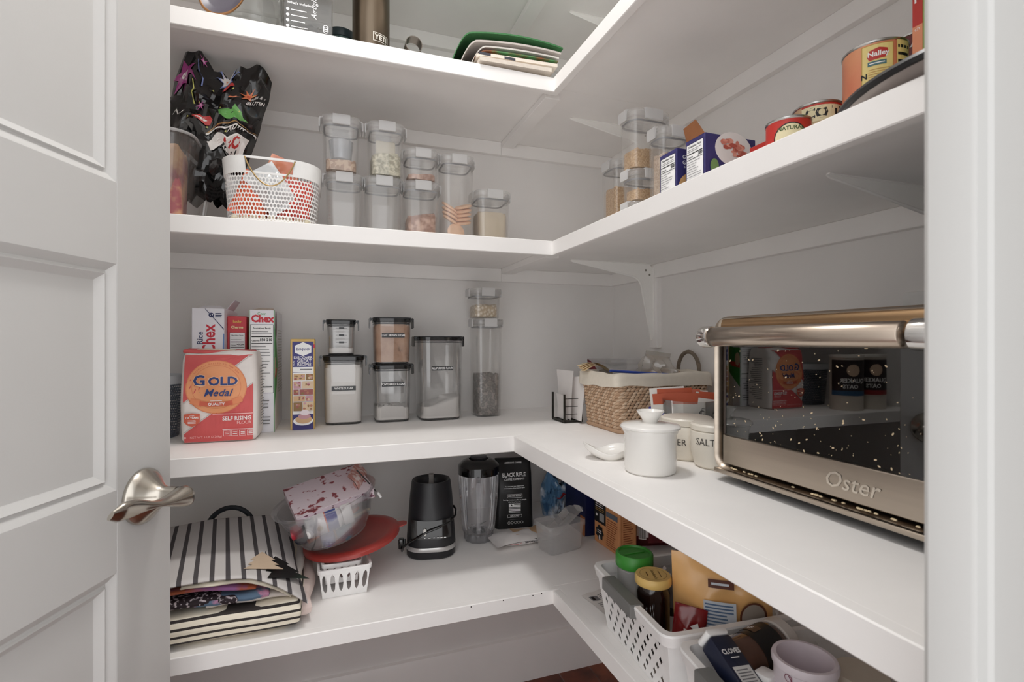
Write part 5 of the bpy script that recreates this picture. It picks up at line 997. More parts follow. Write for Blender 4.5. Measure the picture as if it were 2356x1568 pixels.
# paper tags in the shape of fir trees
def fir(label, cx, cy, s, rz, m, dz):
    pts = [(-.5, 0), (-.28, .22), (-.40, .24), (-.2, .5), (-.32, .52), (0, 1), (.32, .52), (.2, .5), (.40, .24), (.28, .22), (.5, 0)]
    M = T(cx, cy, arch(cx, cy) + .0105 + dz) @ RY(.22 + .22 * (cx > -.105)) @ RZ(rz)
    o = obj('fir_tag', xf(prism([(a * s * .85, (b - .4) * s) for a, b in pts], 0, .0006), M), m, None, (0, 0, S4), smooth=0); tag(o, label, 'tag', 'fir tree paper tags')
fir('tan fir tree paper tag lying on the striped bag', -.128, 1.150, .085, .15, mat('tan_paper', (196, 174, 150), .8), .0)
fir('black and green fir tree paper tag overlapping the tan one', -.098, 1.150, .112, .55, speck('black_green', (14, 16, 16), (26, 44, 34), 10, .5, .6, .4), .0012)

# ================= white trays, red lid, bowl of craft things =================
WP = mat('white_plastic', (238, 237, 236), .4)
def tray(label, x, y, z, w, d, h, rz, nw, nd):
    t = thing('plastic_tray', label, 'tray', (x, y, z), rz, 'white slotted plastic trays')
    q = .88
    def wall(p0, p1, n_):
        def f(u, v): s_ = q + (1 - q) * v; return ((p0[0] + (p1[0] - p0[0]) * u) * s_, (p0[1] + (p1[1] - p0[1]) * u) * s_, .004 + v * (h - .008))
        def m(u, v): return f(max(0, min(1, u)), v)
        return perforated(m, n_, 1, 1, 8, .62, .72)
    c = [(-w / 2, -d / 2), (w / 2, -d / 2), (w / 2, d / 2), (-w / 2, d / 2)]
    for i in range(4): obj('slotted_wall', wall(c[i], c[(i + 1) % 4], nw if i % 2 == 0 else nd), WP, t, smooth=0)
    obj('bottom', prism([(a * q, b * q) for a, b in c], 0, .0045), WP, t)
    obj('rim', loft([rrect(w + .006, d + .006, .008, 3, h - .009), rrect(w + .008, d + .008, .009, 3, h - .001), rrect(w + .006, d + .006, .008, 3, h), rrect(w - .003, d - .003, .006, 3, h), rrect(w - .004, d - .004, .006, 3, h - .009), rrect(w + .006, d + .006, .008, 3, h - .009)], False, False), WP, t)
    return t
tray('white slotted tray under the red lid', .030, 1.262, S4, .108, .150, .066, .03, 6, 9)
tray('smaller white slotted tray nested inside the other', .024, 1.266, S4 + .024, .078, .125, .048, .03, 5, 8)
RL = mat('red_lid_plastic', (158, 56, 50), .35, coat=.2)
lx, ly, lz = .052, 1.300, S4 + .092
t = thing('plastic_disc', 'round translucent red plastic lid resting on the white trays', 'lid', (lx, ly, lz), rot=(.04, -.14, 0))
obj('disc', lathe([(0, 0), (.085, 0), (.088, .002), (.098, .003), (.108, .001), (.111, -.005), (.113, -.005), (.1125, .003), (.107, .006), (.098, .007), (.087, .0055), (.083, .0035), (0, .0035)], 64), RL, t)
obj('pull_tab', xf(prism([(p[0] * .016, p[1] * .016) for p in [(math.cos(a), math.sin(a)) for a in [2 * PI * i / 18 for i in range(18)]]], 0, .0025), T(.117, .0, -.001)), RL, t)
BC = clear('bowl_plastic', (250, 250, 251), .10, .55, .08, (226, 226, 230))
bx_, by_, bz_ = .012, 1.275, S4 + .112
t = thing('plastic_bowl', 'clear plastic bowl of craft things tilted on the red lid', 'bowl', (bx_, by_, bz_), rot=(.06, -.24, 0)); BO = t.matrix_basis.copy() if False else (T(bx_, by_, bz_) @ Euler((.06, -.24, 0)).to_matrix().to_4x4())
obj('bowl_wall', lathe([(0, 0), (.066, 0), (.074, .003), (.092, .035), (.108, .088), (.1165, .092), (.1175, .097), (.114, .098), (.106, .092), (.090, .037), (.072, .006), (0, .003)], 64), BC, t)
def inbowl(o, M): o.matrix_world = BO @ M; return o
# notebook with patterned cover
nbk = thing('notebook', 'thick notebook with a white cover scattered with pink and dark marks, lying in the bowl', 'notebook'); inbowl(nbk, T(.010, .020, .082) @ RZ(.22) @ RX(.30) @ RY(.03))
PT = speck('marbled_cover', (222, 208, 214), (150, 70, 76), 60, .56, .62, .6, (60, 54, 60)); PT2 = speck('marbled_edge', (236, 222, 230), (120, 70, 90), 70, .57, .62, .7)
obj('cover', bbox(-.088, .088, -.062, .062, .022, .0245, .0005), PT, nbk); obj('cover', bbox(-.088, .088, -.062, .062, 0, .0025, .0005), PT, nbk); obj('pages', box(-.0875, .086, -.060, .060, .0025, .022), PT2, nbk); obj('spine', bbox(-.0895, -.0875, -.062, .062, 0, .0245, .0005), PT, nbk)
t = thing('zip_pouch', 'pink patterned zip pouch beside the notebook with a dangling cord', 'pouch'); inbowl(t, T(.092, .03, .072) @ RZ(1.3) @ RX(-.3)); obj('pouch_body', pillow(.10, .06, .022, seed=61), speck('pouch_pink', (206, 150, 140), (236, 220, 216), 60, .5, .6, .7), t)
obj('zip_cord', tube([(-.03 + .0 * i, -.016 - .002 * i, .058 - .008 * i - .0006 * i * i) for i in range(7)], .0015, 6), mat('dark_cord', (40, 36, 36), .6), t); obj('zip_bead', xf(lathe([(0, 0), (.003, .002), (.003, .016), (0, .018)], 10), T(-.03, -.030, -.032)), WP, t)
# bottle lying in the bowl
t = thing('tablet_bottle', 'white plastic bottle with a blue and white label lying in the bowl', 'bottle'); inbowl(t, T(-.050, -.068, .060) @ RZ(.12) @ RY(PI / 2))
obj('bottle_body', lathe([(0, 0), (.020, 0), (.0225, .003), (.0225, .070), (.019, .076), (.0165, .078), (0, .078)], 32), WP, t); obj('cap', lathe([(0, .079), (.0215, .079), (.0225, .081), (.0225, .099), (.021, .101), (0, .101)], 32), mat('cap_white', (244, 243, 242), .35), t)
P = wrapped(.0227, 0, -PI / 2 - .2); P.rect(-.03, .045, .03, .068, mat('label_blue', (66, 84, 150), .4)); P.rect(-.03, .042, .03, .045, mat('label_coral', (206, 110, 90), .4)); P.rect(-.03, .008, .03, .042, mat('label_white', (232, 230, 232), .4)); P.disc(.006, .028, .006, mat('label_sun', (190, 176, 150), .5)); P.build(t, 'wrap_label')
for nm, lb, cat, shp, m_, M in (
    ('marker_pen', 'orange marker pen lying along the bottom of the bowl', 'pen', lathe([(0, 0), (.005, .001), (.005, .125), (.002, .135), (0, .136)], 12), mat('pen_orange', (226, 116, 72), .4), T(-.055, -.052, .024) @ RZ(.45) @ RY(PI / 2 - .12)),
    ('paint_pot', 'small blue paint pot at the bottom of the bowl', 'pot', lathe([(0, 0), (.014, 0), (.015, .003), (.015, .024), (0, .026)], 20), mat('pot_blue', (66, 74, 156), .4), T(-.012, -.056, .008) @ RX(.3)),
    ('paint_pot', 'teal capped paint pot at the bottom of the bowl', 'pot', join(lathe([(0, 0), (.017, 0), (.017, .014), (0, .014)], 20), lathe([(0, .014), (.018, .014), (.018, .032), (0, .033)], 20)), mat('pot_teal', (48, 102, 122), .4), T(.025, -.052, .010) @ RX(.3)),
    ('glue_stick', 'thin white stick behind the teal pot in the bowl', 'stick', lathe([(0, 0), (.003, 0), (.003, .06), (0, .06)], 10), mat('stick_cream', (226, 214, 190), .5), T(.03, -.035, .034) @ RZ(.2) @ RY(PI / 2 - .1)),
    ('thread_reel', 'dark blue bundle at the side of the bowl', 'bundle', lathe([(0, 0), (.022, .004), (.026, .02), (.02, .04), (0, .044)], 16), mat('dark_bundle', (44, 46, 66), .8), T(-.062, -.012, .012)),
    ('red_cap', 'red cap against the white bottle in the bowl', 'reel', lathe([(0, 0), (.015, 0), (.015, .022), (0, .022)], 18), mat('cap_red', (176, 40, 56), .4), T(-.082, -.045, .052) @ RY(PI / 2)),  # small red cap lying on its side
    ('clear_vial', 'small clear vial at the bottom of the bowl', 'vial', lathe([(0, 0), (.008, 0), (.008, .03), (.005, .034), (0, .034)], 14), clear('vial_clear', (246, 246, 246), .4, .7, .05), T(-.052, -.045, .008) @ RZ(.3) @ RY(PI / 2)),
    ('craft_block', 'pinkish wrapped block in the middle of the bowl', 'block', bbox(-.03, .03, -.02, .02, 0, .03, .002), mat('block_rose', (170, 120, 116), .7), T(.03, .02, .03) @ RZ(.4))):
    o = obj(nm, shp, m_); inbowl(o, M); tag(o, lb, cat)

# ================= blender base and jar =================
BP = mat('black_plastic', (30, 30, 33), .38, var=.05); BG = mat('black_gloss', (10, 10, 11), .12, coat=.6)
f = at_Z(992, 1291, S4); qx, qy = f.x * 1.055, f.y * 1.055; rz = math.atan2(qy, qx) - PI / 2
t = thing('food_blender', 'black blender motor unit with a silver band and cord', 'blender', (qx, qy, S4), rz)
def brg(w, d, r, z, cy=0): return rsub(w, d, r, 6, z, 4) if not cy else [(p[0], p[1] + cy, p[2]) for p in rsub(w, d, r, 6, z, 4)]
prof = [(.120, .120, .040, 0), (.128, .128, .044, .004), (.130, .130, .046, .020)]
obj('foot_ring', loft([brg(*p) for p in prof]), BP, t)
obj('silver_band', loft([brg(.1305, .1305, .046, .020), brg(.1315, .1315, .047, .0215), brg(.131, .131, .047, .030), brg(.130, .130, .047, .031)]), mat('silver_band', (206, 205, 204), .3, .6), t)
body = [(.129, .129, .047, .031), (.128, .128, .048, .05), (.125, .124, .050, .072), (.121, .120, .052, .10), (.117, .116, .054, .13), (.112, .112, .0555, .16), (.105, .105, .052, .188), (.101, .101, .050, .194), (.096, .096, .0475, .194), (.082, .082, .0405, .186), (.080, .080, .0398, .165)]
obj('housing', loft([brg(*p) for p in body]), BP, t, smooth=60)
# slot at the back of the collar shows as a lighter notch
obj('collar_slot', bbox(-.007, .007, .036, .054, .150, .1955, .001), mat('slot_grey', (150, 146, 142), .5), t)
cp = [[(x_, -(.129 - .009 * (z_ - .04) / .06) / 2 - .0012 + .010 * (abs(x_) / .058) ** 3.2, z_ + .004 * (x_ / .05) ** 2) for x_ in [-.052 + .104 * i / 16 for i in range(17)]] for z_ in (.052, .062, .075, .09, .10)]
pan = obj('control_panel', loft(cp, False, False, False), BG, t)
obj('rocker_switch', xf(rbox(.0085, .018, .004, .004, .0015), T(-.016, -.0645, .0735) @ RX(PI / 2 - .08)), mat('switch_ivory', (222, 220, 214), .4), t)
P = Print((0, -.0655, .056), (1, 0, 0), (0, -.02, 1))
for x_, w_ in ((-.016, .003), (-.0045, .006), (.0075, .004), (.0175, .006), (.0265, .006), (.0355, .006)): P.rect(x_ - w_ / 2, .001, x_ + w_ / 2, .003, M_WHITE())
P.build(t, 'dial_lettering')
cord = [(.060, .0, .118), (.066, -.012, .112), (.064, -.035, .104), (.048, -.055, .094), (.02, -.0665, .084), (-.012, -.0690, .074), (-.035, -.066, .060), (-.055, -.060, .048), (-.068, -.052, .036), (-.076, -.044, .024), (-.076, -.036, .016), (-.07, -.030, .030), (-.0695, -.024, .044)]
obj('power_cord', tube(cord, .0028, 8), BG, t, smooth=60); obj('plug', xf(rbox(.014, .018, .026, .004, .002), T(-.078, -.030, .022)), BG, t)
f = at_Z(1101, 1254, S4); jx_, jy_ = f.x * 1.033, f.y * 1.033; rz = math.atan2(jy_, jx_) - PI / 2
t = thing('blender_jar', 'tall clear blender jar with a black lid', 'blender jar', (jx_, jy_, S4), rz)
JC = clear('jar_clear', (253, 253, 254), .16, .6, .04, (226, 226, 232))
def fl(r, n_=12, amp=0, z=0, N_=72): return [((r + amp * (math.cos(n_ * 2 * PI * i / N_) > .2)) * math.cos(2 * PI * i / N_), (r + amp * (math.cos(n_ * 2 * PI * i / N_) > .2)) * math.sin(2 * PI * i / N_), z) for i in range(N_)]
obj('collar', loft([fl(.034, 12, .002, 0), fl(.038, 12, .0025, .004), fl(.040, 12, .0025, .020), fl(.040, 12, 0, .024)], False, False), clear('collar_clear', (226, 226, 228), .35, .6, .1, (190, 190, 194)), t, smooth=30)
obj('jar_wall', loft([fl(.038, 6, .003, .020), fl(.042, 6, .004, .03), fl(.049, 6, .004, .10), fl(.0545, 6, .003, .165), fl(.057, 6, 0, .196), fl(.0575, 6, 0, .205)], False, False), JC, t, smooth=30)
obj('blade_hub', lathe([(0, .022), (.020, .022), (.016, .030), (.006, .034), (.005, .042), (0, .042)], 24), mat('hub_dark', (60, 60, 62), .4), t)
for a in (0, PI / 2, PI, 1.5 * PI): obj('blade', xf(prism([(.003, -.004), (.026, -.001), (.027, .002), (.003, .004)], 0, .001), T(0, 0, .038) @ RZ(a + .4) @ RY(-.35 if a in (0, PI) else .25)), mat('blade_steel', (190, 190, 192), .25, 1), t)
obj('handle', join(tube([(0, -.056, .188), (0, -.070, .180), (0, -.074, .15), (0, -.070, .09), (0, -.062, .05), (0, -.050, .036)], .0065, 8)), JC, t)
ld = obj('lid', lathe([(.055, .190), (.059, .190), (.059, .212), (.0575, .216), (.046, .226), (.034, .231), (.028, .231), (.028, .226), (0, .226)], 48, False, False), BG, t); obj('filler_cap', lathe([(0, .2265), (.020, .2265), (.022, .229), (.0245, .236), (.022, .240), (.008, .241), (0, .2405)], 32), clear('cap_smoke', (150, 152, 158), .2, .8, .05, (110, 112, 118)), ld)
# ================= coffee bag =================
a, b = at_Z(1150, 1219, S4), at_Z(1238, 1214, S4); w = .118; h = .205; d = .075
t = thing('coffee_bag', 'tall black coffee bag with white lettering beside the blender jar', 'bag', ((a.x + b.x) / 2 - .003, 1.455 + d / 2, S4), -.16)
R = []
for k in range(15):
    q = k / 14; ww = w * (1 - .05 * math.sin(PI * q)) * (1 - .16 * max(0, q - .8) / .2 * .4); dd = d * (1 - .93 * max(0, q - .55) ** 1.3 / .45 ** 1.3) + .006; R.append([(p[0], p[1] + .002 * math.sin(9 * q + p[0] * 50), p[2]) for p in rsub(ww, dd, min(.014, dd * .35), 4, h * q, 6)])
obj('pouch', loft(R), mat('matt_black_film', (20, 20, 21), .42, var=.15, scale=20, bump=.3, bscale=25), t, smooth=70)
def cwarp(x, y, hh): q = y / h; dd = d * (1 - .93 * max(0, q - .55) ** 1.3 / .45 ** 1.3) + .006; return (x, -dd / 2 + .002 * math.sin(9 * q + x * 50) - hh - .0012, y)
P = Print((0, 0, 0), (1, 0, 0), (0, 0, 1), cwarp); P.step = .003; wi = M_WHITE()
P.text("AMERICA'S COFFEE", .0, .192, .0062, wi, bold=.02); P.text('BLACK RIFLE', .0, .158, .0158, wi, bold=.03, xs=.82); P.text('-COFFEE COMPANY-', .0, .146, .0085, wi, bold=.02, xs=.82)
P.text('You must read your tribute to the', 0, .127, .0042, wi, bold=.02); P.text('determination of the American Spirit.', 0, .1215, .0042, wi, bold=.02); P.frame(-.023, .093, .023, .104, .0008, wi); P.text('MEDIUM ROAST', 0, .0985, .0066, wi, bold=.02, xs=.86)
P.text('Serving premium coffee to people', 0, .0865, .0052, wi, bold=.02); P.text('who love America.', 0, .080, .0052, wi, bold=.02)
for k in range(6): P.rect(-.002 if k > 2 else -.018, .052 + .0042 * (5 - k), .018, .0545 + .0042 * (5 - k), wi) if k < 3 else P.rect(-.018, .052 + .0042 * (5 - k), .018, .0545 + .0042 * (5 - k), wi)
P.rect(-.018, .0646, -.002, .0755, wi); P.poly([(-.010 + (.0045 if i % 2 == 0 else .0018) * math.sin(PI * i / 5), .070 + (.0045 if i % 2 == 0 else .0018) * math.cos(PI * i / 5)) for i in range(10)], M_BLACK())
P.lines(-.018, .018, .047, .050, 1, wi, .4, 0); P.frame(-.022, .033, .022, .042, .0008, wi); P.text('GROUND', 0, .0375, .0064, wi, bold=.02); P.lines(-.016, .016, .026, .028, 1, M_GREYINK(), .5, 0)
for k in range(5): P.ring(-.018 + .010 * k, .018, .0042, .0009, wi, 14)
o = P.build(t, 'front_print'); o['kind'] = 'stuff'
# blue and white film bag
p = at_Z(1268, 1192, S4); t = thing('bread_bag', 'crumpled blue and white film bag beside the coffee bag', 'bag', (.695, 1.53, S4), rot=(.05, -.1, -.4))
g1 = crumple(.10, .115, .06, 21)(-1); g2 = crumple(.10, .115, .06, 21)(1); a, b = grid(g1, 18, 18), grid(g2, 14, 14); b = (b[0], [q[::-1] for q in b[1]])
obj('film', xf(join(a, b), T(0, 0, .006)), speck('blue_white_film', (96, 136, 172), (222, 228, 236), 12, .48, .56, .3, (120, 150, 176), coat=.3), t, smooth=25)
P = Print((0, 0, 0), (1, 0, 0), (0, 0, 1), lambda x, y, h_: (lambda p: (p[0], p[1] - h_ - .002, p[2] + .006))(g1(x, y))); P.step = .05; P.poly([(.55, .35), (.95, .45), (.95, .6), (.6, .52)], mat('film_red2', (170, 50, 56), .4)); P.build(t)
# linguine packet
a, b = at_Z(1152, 1266, S4), at_Z(1236, 1257, S4)
t = thing('pasta_packet', 'pale linguine pasta packet lying in front of the coffee bag', 'packet', ((a.x + b.x) / 2 + .018, 1.345, S4), .05)
obj('film', xf(pillow(.09, .17, .030, 12, 18, .016, 71, .12), T(-.085, 0, .0155) @ RY(PI / 2) @ RZ(PI / 2)), mat('packet_white', (226, 222, 220), .4), t)
obj('window', xf(pillow(.05, .085, .006, 8, 8, .002, 72, .05), T(-.020, .004, .0275) @ RY(PI / 2) @ RZ(PI / 2)), stripes('pasta_strands', (206, 172, 132), (186, 150, 110), 1, .003, .4, .4), t)
P = Print((-.085, -.0505, .009), (1, 0, 0), (0, .7, .71)); P.text('LINGUINE', .105, .012, .013, M_BLACK(), bold=.02, xs=.8); P.ring(.055, .013, .018, .001, mat('script_red', (190, 60, 60), .5), 20, .006); P.build(t)
# clear box with its lid dropped in askew
cs, sn = math.cos(.195), math.sin(.195)
t = thing('clear_box', 'small clear frosted box with its lid dropped in askew', 'box', (.5925, 1.269, S4), .195)
FR = clear('frosted_plastic', (255, 255, 255), .17, .2, .25, (246, 246, 246)); w, d, h = .122, .085, .078
R = [rrect(w - .024, d - .024, .010, 4, 0), rrect(w - .018, d - .018, .011, 4, .003), rrect(w - .006, d - .006, .012, 4, h - .012), rrect(w + .002, d + .002, .014, 4, h - .010), rrect(w + .002, d + .002, .014, 4, h), rrect(w - .002, d - .002, .013, 4, h), rrect(w - .008, d - .008, .012, 4, h - .011), rrect(w - .020, d - .020, .011, 4, .004)]
obj('box_wall', loft(R), FR, t)
ML = Matrix.Translation((.016, .004, .072)) @ Euler((-.25, -.55, .05)).to_matrix().to_4x4()
ld = obj('lid', xf(loft([rrect(.112, .080, .012, 4, 0), rrect(.114, .082, .013, 4, .002), rrect(.112, .080, .012, 4, .004), rrect(.098, .066, .010, 4, .0035), rrect(.096, .064, .010, 4, .001)]), ML), FR, t); ld['label'] = 'frosted clip lid leaning askew in the box'
for q, M in ((bbox(-.016, .016, -.001, .002, -.016, .004, .0006), T(.03, .043, 0)), (bbox(-.016, .016, -.001, .002, -.016, .004, .0006), T(-.02, .043, 0)), (bbox(-.001, .002, -.014, .014, -.016, .004, .0006), T(.058, 0, 0))): obj('clip', xf(q, ML @ M), LATCH, ld)
obj('ridge', xf(loft([rrect(.05, .03, .006, 3, .004), rrect(.046, .026, .005, 3, .006), rrect(.040, .020, .004, 3, .004)], False, False), ML), FR, ld)
# dark boxes and bottle towards the corner
t = thing('navy_box', 'dark navy carton behind the small clear box', 'box', (.748, 1.385, S4)); obj('carton', bbox(-.05, .05, -.065, .065, 0, .22, .001), mat('navy_card', (22, 28, 74), .4, var=.2, scale=14), t)
P = left(.1, .13); P.lines(.02, .11, .17, .205, 4, mat('olive_ink', (150, 146, 110), .5), .3, .3); P.build(t); P = left(.1, .13); P.rect(.10, .0, .13, .055, mat('kraft_orange', (190, 120, 74), .6)); P.build(t, 'side_patch')
t = thing('dark_bottle', 'dark glass bottle with a grey label in the far corner of the lowest shelf', 'bottle', (.80, 1.535, S4)); obj('glass', lathe([(0, 0), (.03, 0), (.032, .004), (.032, .15), (.013, .19), (.013, .22), (0, .22)], 32), mat('bottle_black', (16, 16, 18), .2, coat=.4), t); P = wrapped(.0323, 0, math.atan2(-1.535, -.80)); P.rect(-.025, .06, .025, .15, mat('label_slate', (70, 74, 84), .5)); P.lines(-.012, .012, .12, .13, 1, M_WHITE(), .5, 0); P.build(t)
# orange box
t = thing('pancake_mix_box', 'kraft orange carton with a black top panel behind the green-lidded jar', 'box', (.741, 1.228, S4), 0.03)
w, d, h = .054, .125, .19; KO = mat('kraft_orange_b', (216, 152, 102), .65, var=.06); obj('carton', bbox(-w / 2, w / 2, -d / 2, d / 2, 0, h, .001), KO, t)
P = left(w, d); P.rect(0, .058, d * .48, h, M_BLACK()); P.lines(.006, d * .42, .10, .125, 4, M_WHITE(), .35, .2); P.lines(.006, d * .42, .09, .10, 2, mat('gold_ink', (190, 150, 80), .5), .3, .1); P.disc(.013, .078, .005, M_WHITE(), .004); P.rect(.028, .065, .052, .087, mat('code_grey', (160, 160, 160), .6))
P.rect(d * .5, .088, d * .95, .102, mat('slate_ink', (96, 104, 116), .6)); P.lines(d * .52, d * .95, .008, .084, 13, mat('rust_ink', (150, 84, 48), .6), .3, .3)
bl = M_BLACK(); P.poly([(.03 + (.022 if i % 2 == 0 else .016) * math.cos(2 * PI * i / 14), .032 + (.022 if i % 2 == 0 else .017) * math.sin(2 * PI * i / 14)) for i in range(14)], bl); P.lines(.019, .041, .029, .040, 2, M_WHITE(), .45, .1); P.disc(.03, .018, .004, M_WHITE(), .007); P.build(t)
P = front(w, d); P.lines(.012, w - .01, .03, .15, 20, mat('rust_ink'), .35, .3); P.frame(.006, .016, w - .004, .165, .0008, mat('rust_ink')); P.build(t, 'side_print')
# dried cranberry pack
t = thing('cranberry_pack', 'white and dark red dried cranberry pack against the side wall', 'pack', (.850, 1.195, S4), -.25)
obj('pouch', pillow(.125, .17, .055, 14, 16, .008, 81, .08), mat('cranberry_dark', (96, 18, 28), .4, var=.3, scale=30), t, smooth=60)
P = Print((0, 0, 0), (1, 0, 0), (0, 0, 1), lambda x, y, h_: (x, -.0275 * max(.05, 1 - abs(x / .0625) ** 2.4) ** .6 * 1.02 - h_ - .0025, y))
P.rect(-.058, .035, .05, .13, mat('pack_white', (222, 216, 218), .5)); P.rect(-.03, .060, .055, .082, mat('pack_red', (186, 36, 44), .5)); P.text('CRANBERRIES', .014, .071, .0115, M_WHITE(), bold=.02, xs=.9); P.rect(-.03, .02, .055, .060, mat('cranberry_dark')); P.rect(-.03, .050, .055, .0535, bl); P.rect(-.054, .028, -.036, .075, M_WHITE())
for k in range(7): P.rect(-.0535 + .0024 * k, .03, -.0535 + .0024 * k + .0012, .068, bl)
P.rect(-.054, .080, -.036, .095, bl); P.build(t)

# ================= perforated white baskets with grey handles =================
GH = mat('grey_handle', (112, 112, 110), .5)
def pbasket(label, x, y, rz, w, d, h):
    """local: front faces -X, w runs along Y, d along X"""
    t = thing('storage_basket', label, 'basket', (x, y, S4), rz, 'white perforated baskets'); q = .9
    c = [(-d / 2, w / 2), (-d / 2, -w / 2), (d / 2, -w / 2), (d / 2, w / 2)]
    for i in range(4):
        p0, p1 = c[i], c[(i + 1) % 4]; L_ = math.dist(p0, p1); n_ = int(L_ / .0235)
        def f(u, v, p0=p0, p1=p1): u = max(0, min(1, u)); s_ = q + (1 - q) * v; return ((p0[0] + (p1[0] - p0[0]) * u) * s_, (p0[1] + (p1[1] - p0[1]) * u) * s_, .004 + v * (h - .022))
        obj('perforated_wall', perforated(f, n_, 6, .66, 4, .62, 1.35, flat=True, mask=lambda u, v, i=i: .08 < v < .93 and (.05 < u < .93 if i % 2 == 0 else .2 < u < .8)), WP, t, smooth=0)
    obj('bottom', prism([(a * q, b * q) for a, b in c], 0, .004), WP, t)
    obj('rim', loft([rrect(d - .004, w - .004, .014, 4, h - .020), rrect(d + .012, w + .012, .018, 4, h - .020), rrect(d + .020, w + .020, .020, 4, h - .003), rrect(d + .017, w + .017, .019, 4, h), rrect(d - .004, w - .004, .014, 4, h), rrect(d - .006, w - .006, .013, 4, h - .020)], False, False), WP, t)
    for s_ in (-1, 1): obj('grip', xf(bbox(-.0135, .0125, -w * .22, w * .22, -.022, .0015, .002), T(s_ * (d / 2 + .0035), .015, h)), GH, t)
    return t
pbasket('white perforated basket with a grey grip holding jars and sugar bags', .645, .765, -.085, .255, .30, .121)
pbasket('white perforated basket with a grey grip holding spices and an open can', .622, .478, -.14, .245, .30, .121)
# jars and bags in the first basket
GRC = mat('lid_green', (58, 140, 50), .4, var=.05)
t = thing('lidded_jar', 'frosted white jar with a ribbed green lid in the first basket', 'jar', (.553, .845, S4 + .016)); obj('jar_body', lathe([(0, -.0), (.028, 0), (.032, .005), (.032, .116), (.028, .121), (0, .121)], 36), clear('milky_jar', (246, 246, 246), .6, .5, .1, (226, 226, 224)), t)
N_ = 80; obj('lid', loft([[((r_ + (.0006 if i % 2 else 0) * rb) * math.cos(2 * PI * i / N_), (r_ + (.0006 if i % 2 else 0) * rb) * math.sin(2 * PI * i / N_), z_) for i in range(N_)] for r_, z_, rb in ((.0345, .121, 0), (.035, .123, 1), (.035, .143, 1), (.033, .146, 0), (.030, .146, 0), (.029, .1425, 0), (.001, .1425, 0))]), GRC, t, smooth=40); obj('lid_rib', bbox(-.022, .022, -.0025, .0025, .1425, .1445, .0006), GRC, t)
t = thing('jam_jar', 'dark jam jar with a pale yellow lid in the first basket', 'jar', (.545, .773, S4 + .014)); obj('jar_body', lathe([(0, 0), (.026, 0), (.029, .004), (.029, .108), (.025, .119), (.025, .124), (0, .124)], 36), mat('dark_jam', (26, 14, 12), .08, coat=.8), t)
obj('lid', lathe([(0, .122), (.031, .122), (.032, .124), (.032, .134), (.030, .137), (.027, .1365), (0, .1365)], 40), mat('lid_cream', (222, 186, 112), .4), t); P = Print((0, 0, .1367), (-.35, -.94, 0), (.94, -.35, 0)); ik = mat('brown_ink', (120, 92, 50), .6); P.text("Smucker's", 0, .001, .0088, ik, bold=.01, shear=.2); P.lines(-.012, .012, .010, .013, 1, ik, .5, 0); P.lines(-.008, .008, -.013, -.009, 1, ik, .5, 0); P.ring(0, 0, .0235, .0005, ik); P.build(t, 'lid_print')
t = thing('sugar_bag', 'tan plastic bag of brown sugar with a nutrition panel leaning in the first basket', 'bag', (.642, .708, S4 + .006), rot=(.06, -.03, -.70))
SB = mat('tan_film', (238, 186, 120), .3, var=.08, scale=18, coat=.3)
obj('film', pillow(.158, .195, .07, 18, 18, .006, 91, .1), SB, t, smooth=50)
P = Print((0, 0, 0), (1, 0, 0), (0, 0, 1), lambda x, y, h_: (x, -.035 * max(.03, 1 - abs(x / .079) ** 2.4) ** .6 * (1 - (1 - max(0, min(1, (y - .006) / .058)) * max(0, min(1, (.189 - y) / .058))) ** 2) * 1.1 - h_ - .004, y))
br = mat('brown_print', (92, 46, 26), .5); bw_ = mat('panel_blue', (90, 116, 150), .5); P.rect(-.028, .065, .022, .135, mat('panel_pale', (206, 214, 222), .5)); P.lines(-.026, .02, .07, .132, 11, bw_, .45, .3); P.text('80', -.004, .092, .011, mat('panel_navy', (36, 52, 92), .5), bold=.03)
P.rect(-.058, .045, -.046, .105, br); P.rect(-.0565, .047, -.0475, .098, mat('panel_pale')); P.lines(-.0555, -.0485, .052, .094, 7, br, .45, .2); P.rect(-.02, .155, .02, .166, br); P.lines(-.015, .015, .158, .163, 1, mat('panel_pale'), .6, .1)
P.disc(.048, .112, .021, br, .026); P.disc(.048, .112, .018, mat('sugar_grey', (150, 140, 130), .8), .023); P.disc(.045, .072, .017, br, .014); P.disc(.045, .072, .0145, mat('sugar_grey'), .0115); P.build(t)
t = thing('red_packet', 'glossy red packet with white shapes beside the tan sugar bag', 'packet', (.560, .708, S4 + .006), rot=(.0, .10, -.75)); obj('film', pillow(.052, .118, .026, 12, 14, .006, 92, .25), mat('red_film', (126, 24, 28), .22, coat=.4), t, smooth=45)
for pts in ([(-.022, .045), (-.006, .070), (-.01, .088), (.004, .085), (.006, .064), (-.004, .043)], [(.002, .094), (.016, .102), (.020, .092), (.012, .088)]): P = Print((0, -.0155, 0), (.8, 0, 0), (0, 0, 1)); P.poly(pts, M_WHITE()); P.build(t, 'white_shape')
o = obj('dark_pouch', pillow(.08, .175, .035, 10, 12, .006, 93, .3), speck('dark_orange_film', (34, 18, 12), (150, 70, 34), 18, .55, .62, .3), None, (.680, .845, S4 + .006), (.1, .1, -.5)); tag(o, 'dark pouch with orange flashes behind the tan sugar bag', 'pouch')
o = obj('spice_sachet', pillow(.03, .075, .008, 6, 8, .004, 94, .1), mat('sachet_silver', (176, 176, 182), .35, .4), None, (.600, .790, S4 + .07), (.1, .2, -.6)); tag(o, 'thin silver sachet between the jam jar and the sugar bag', 'sachet')
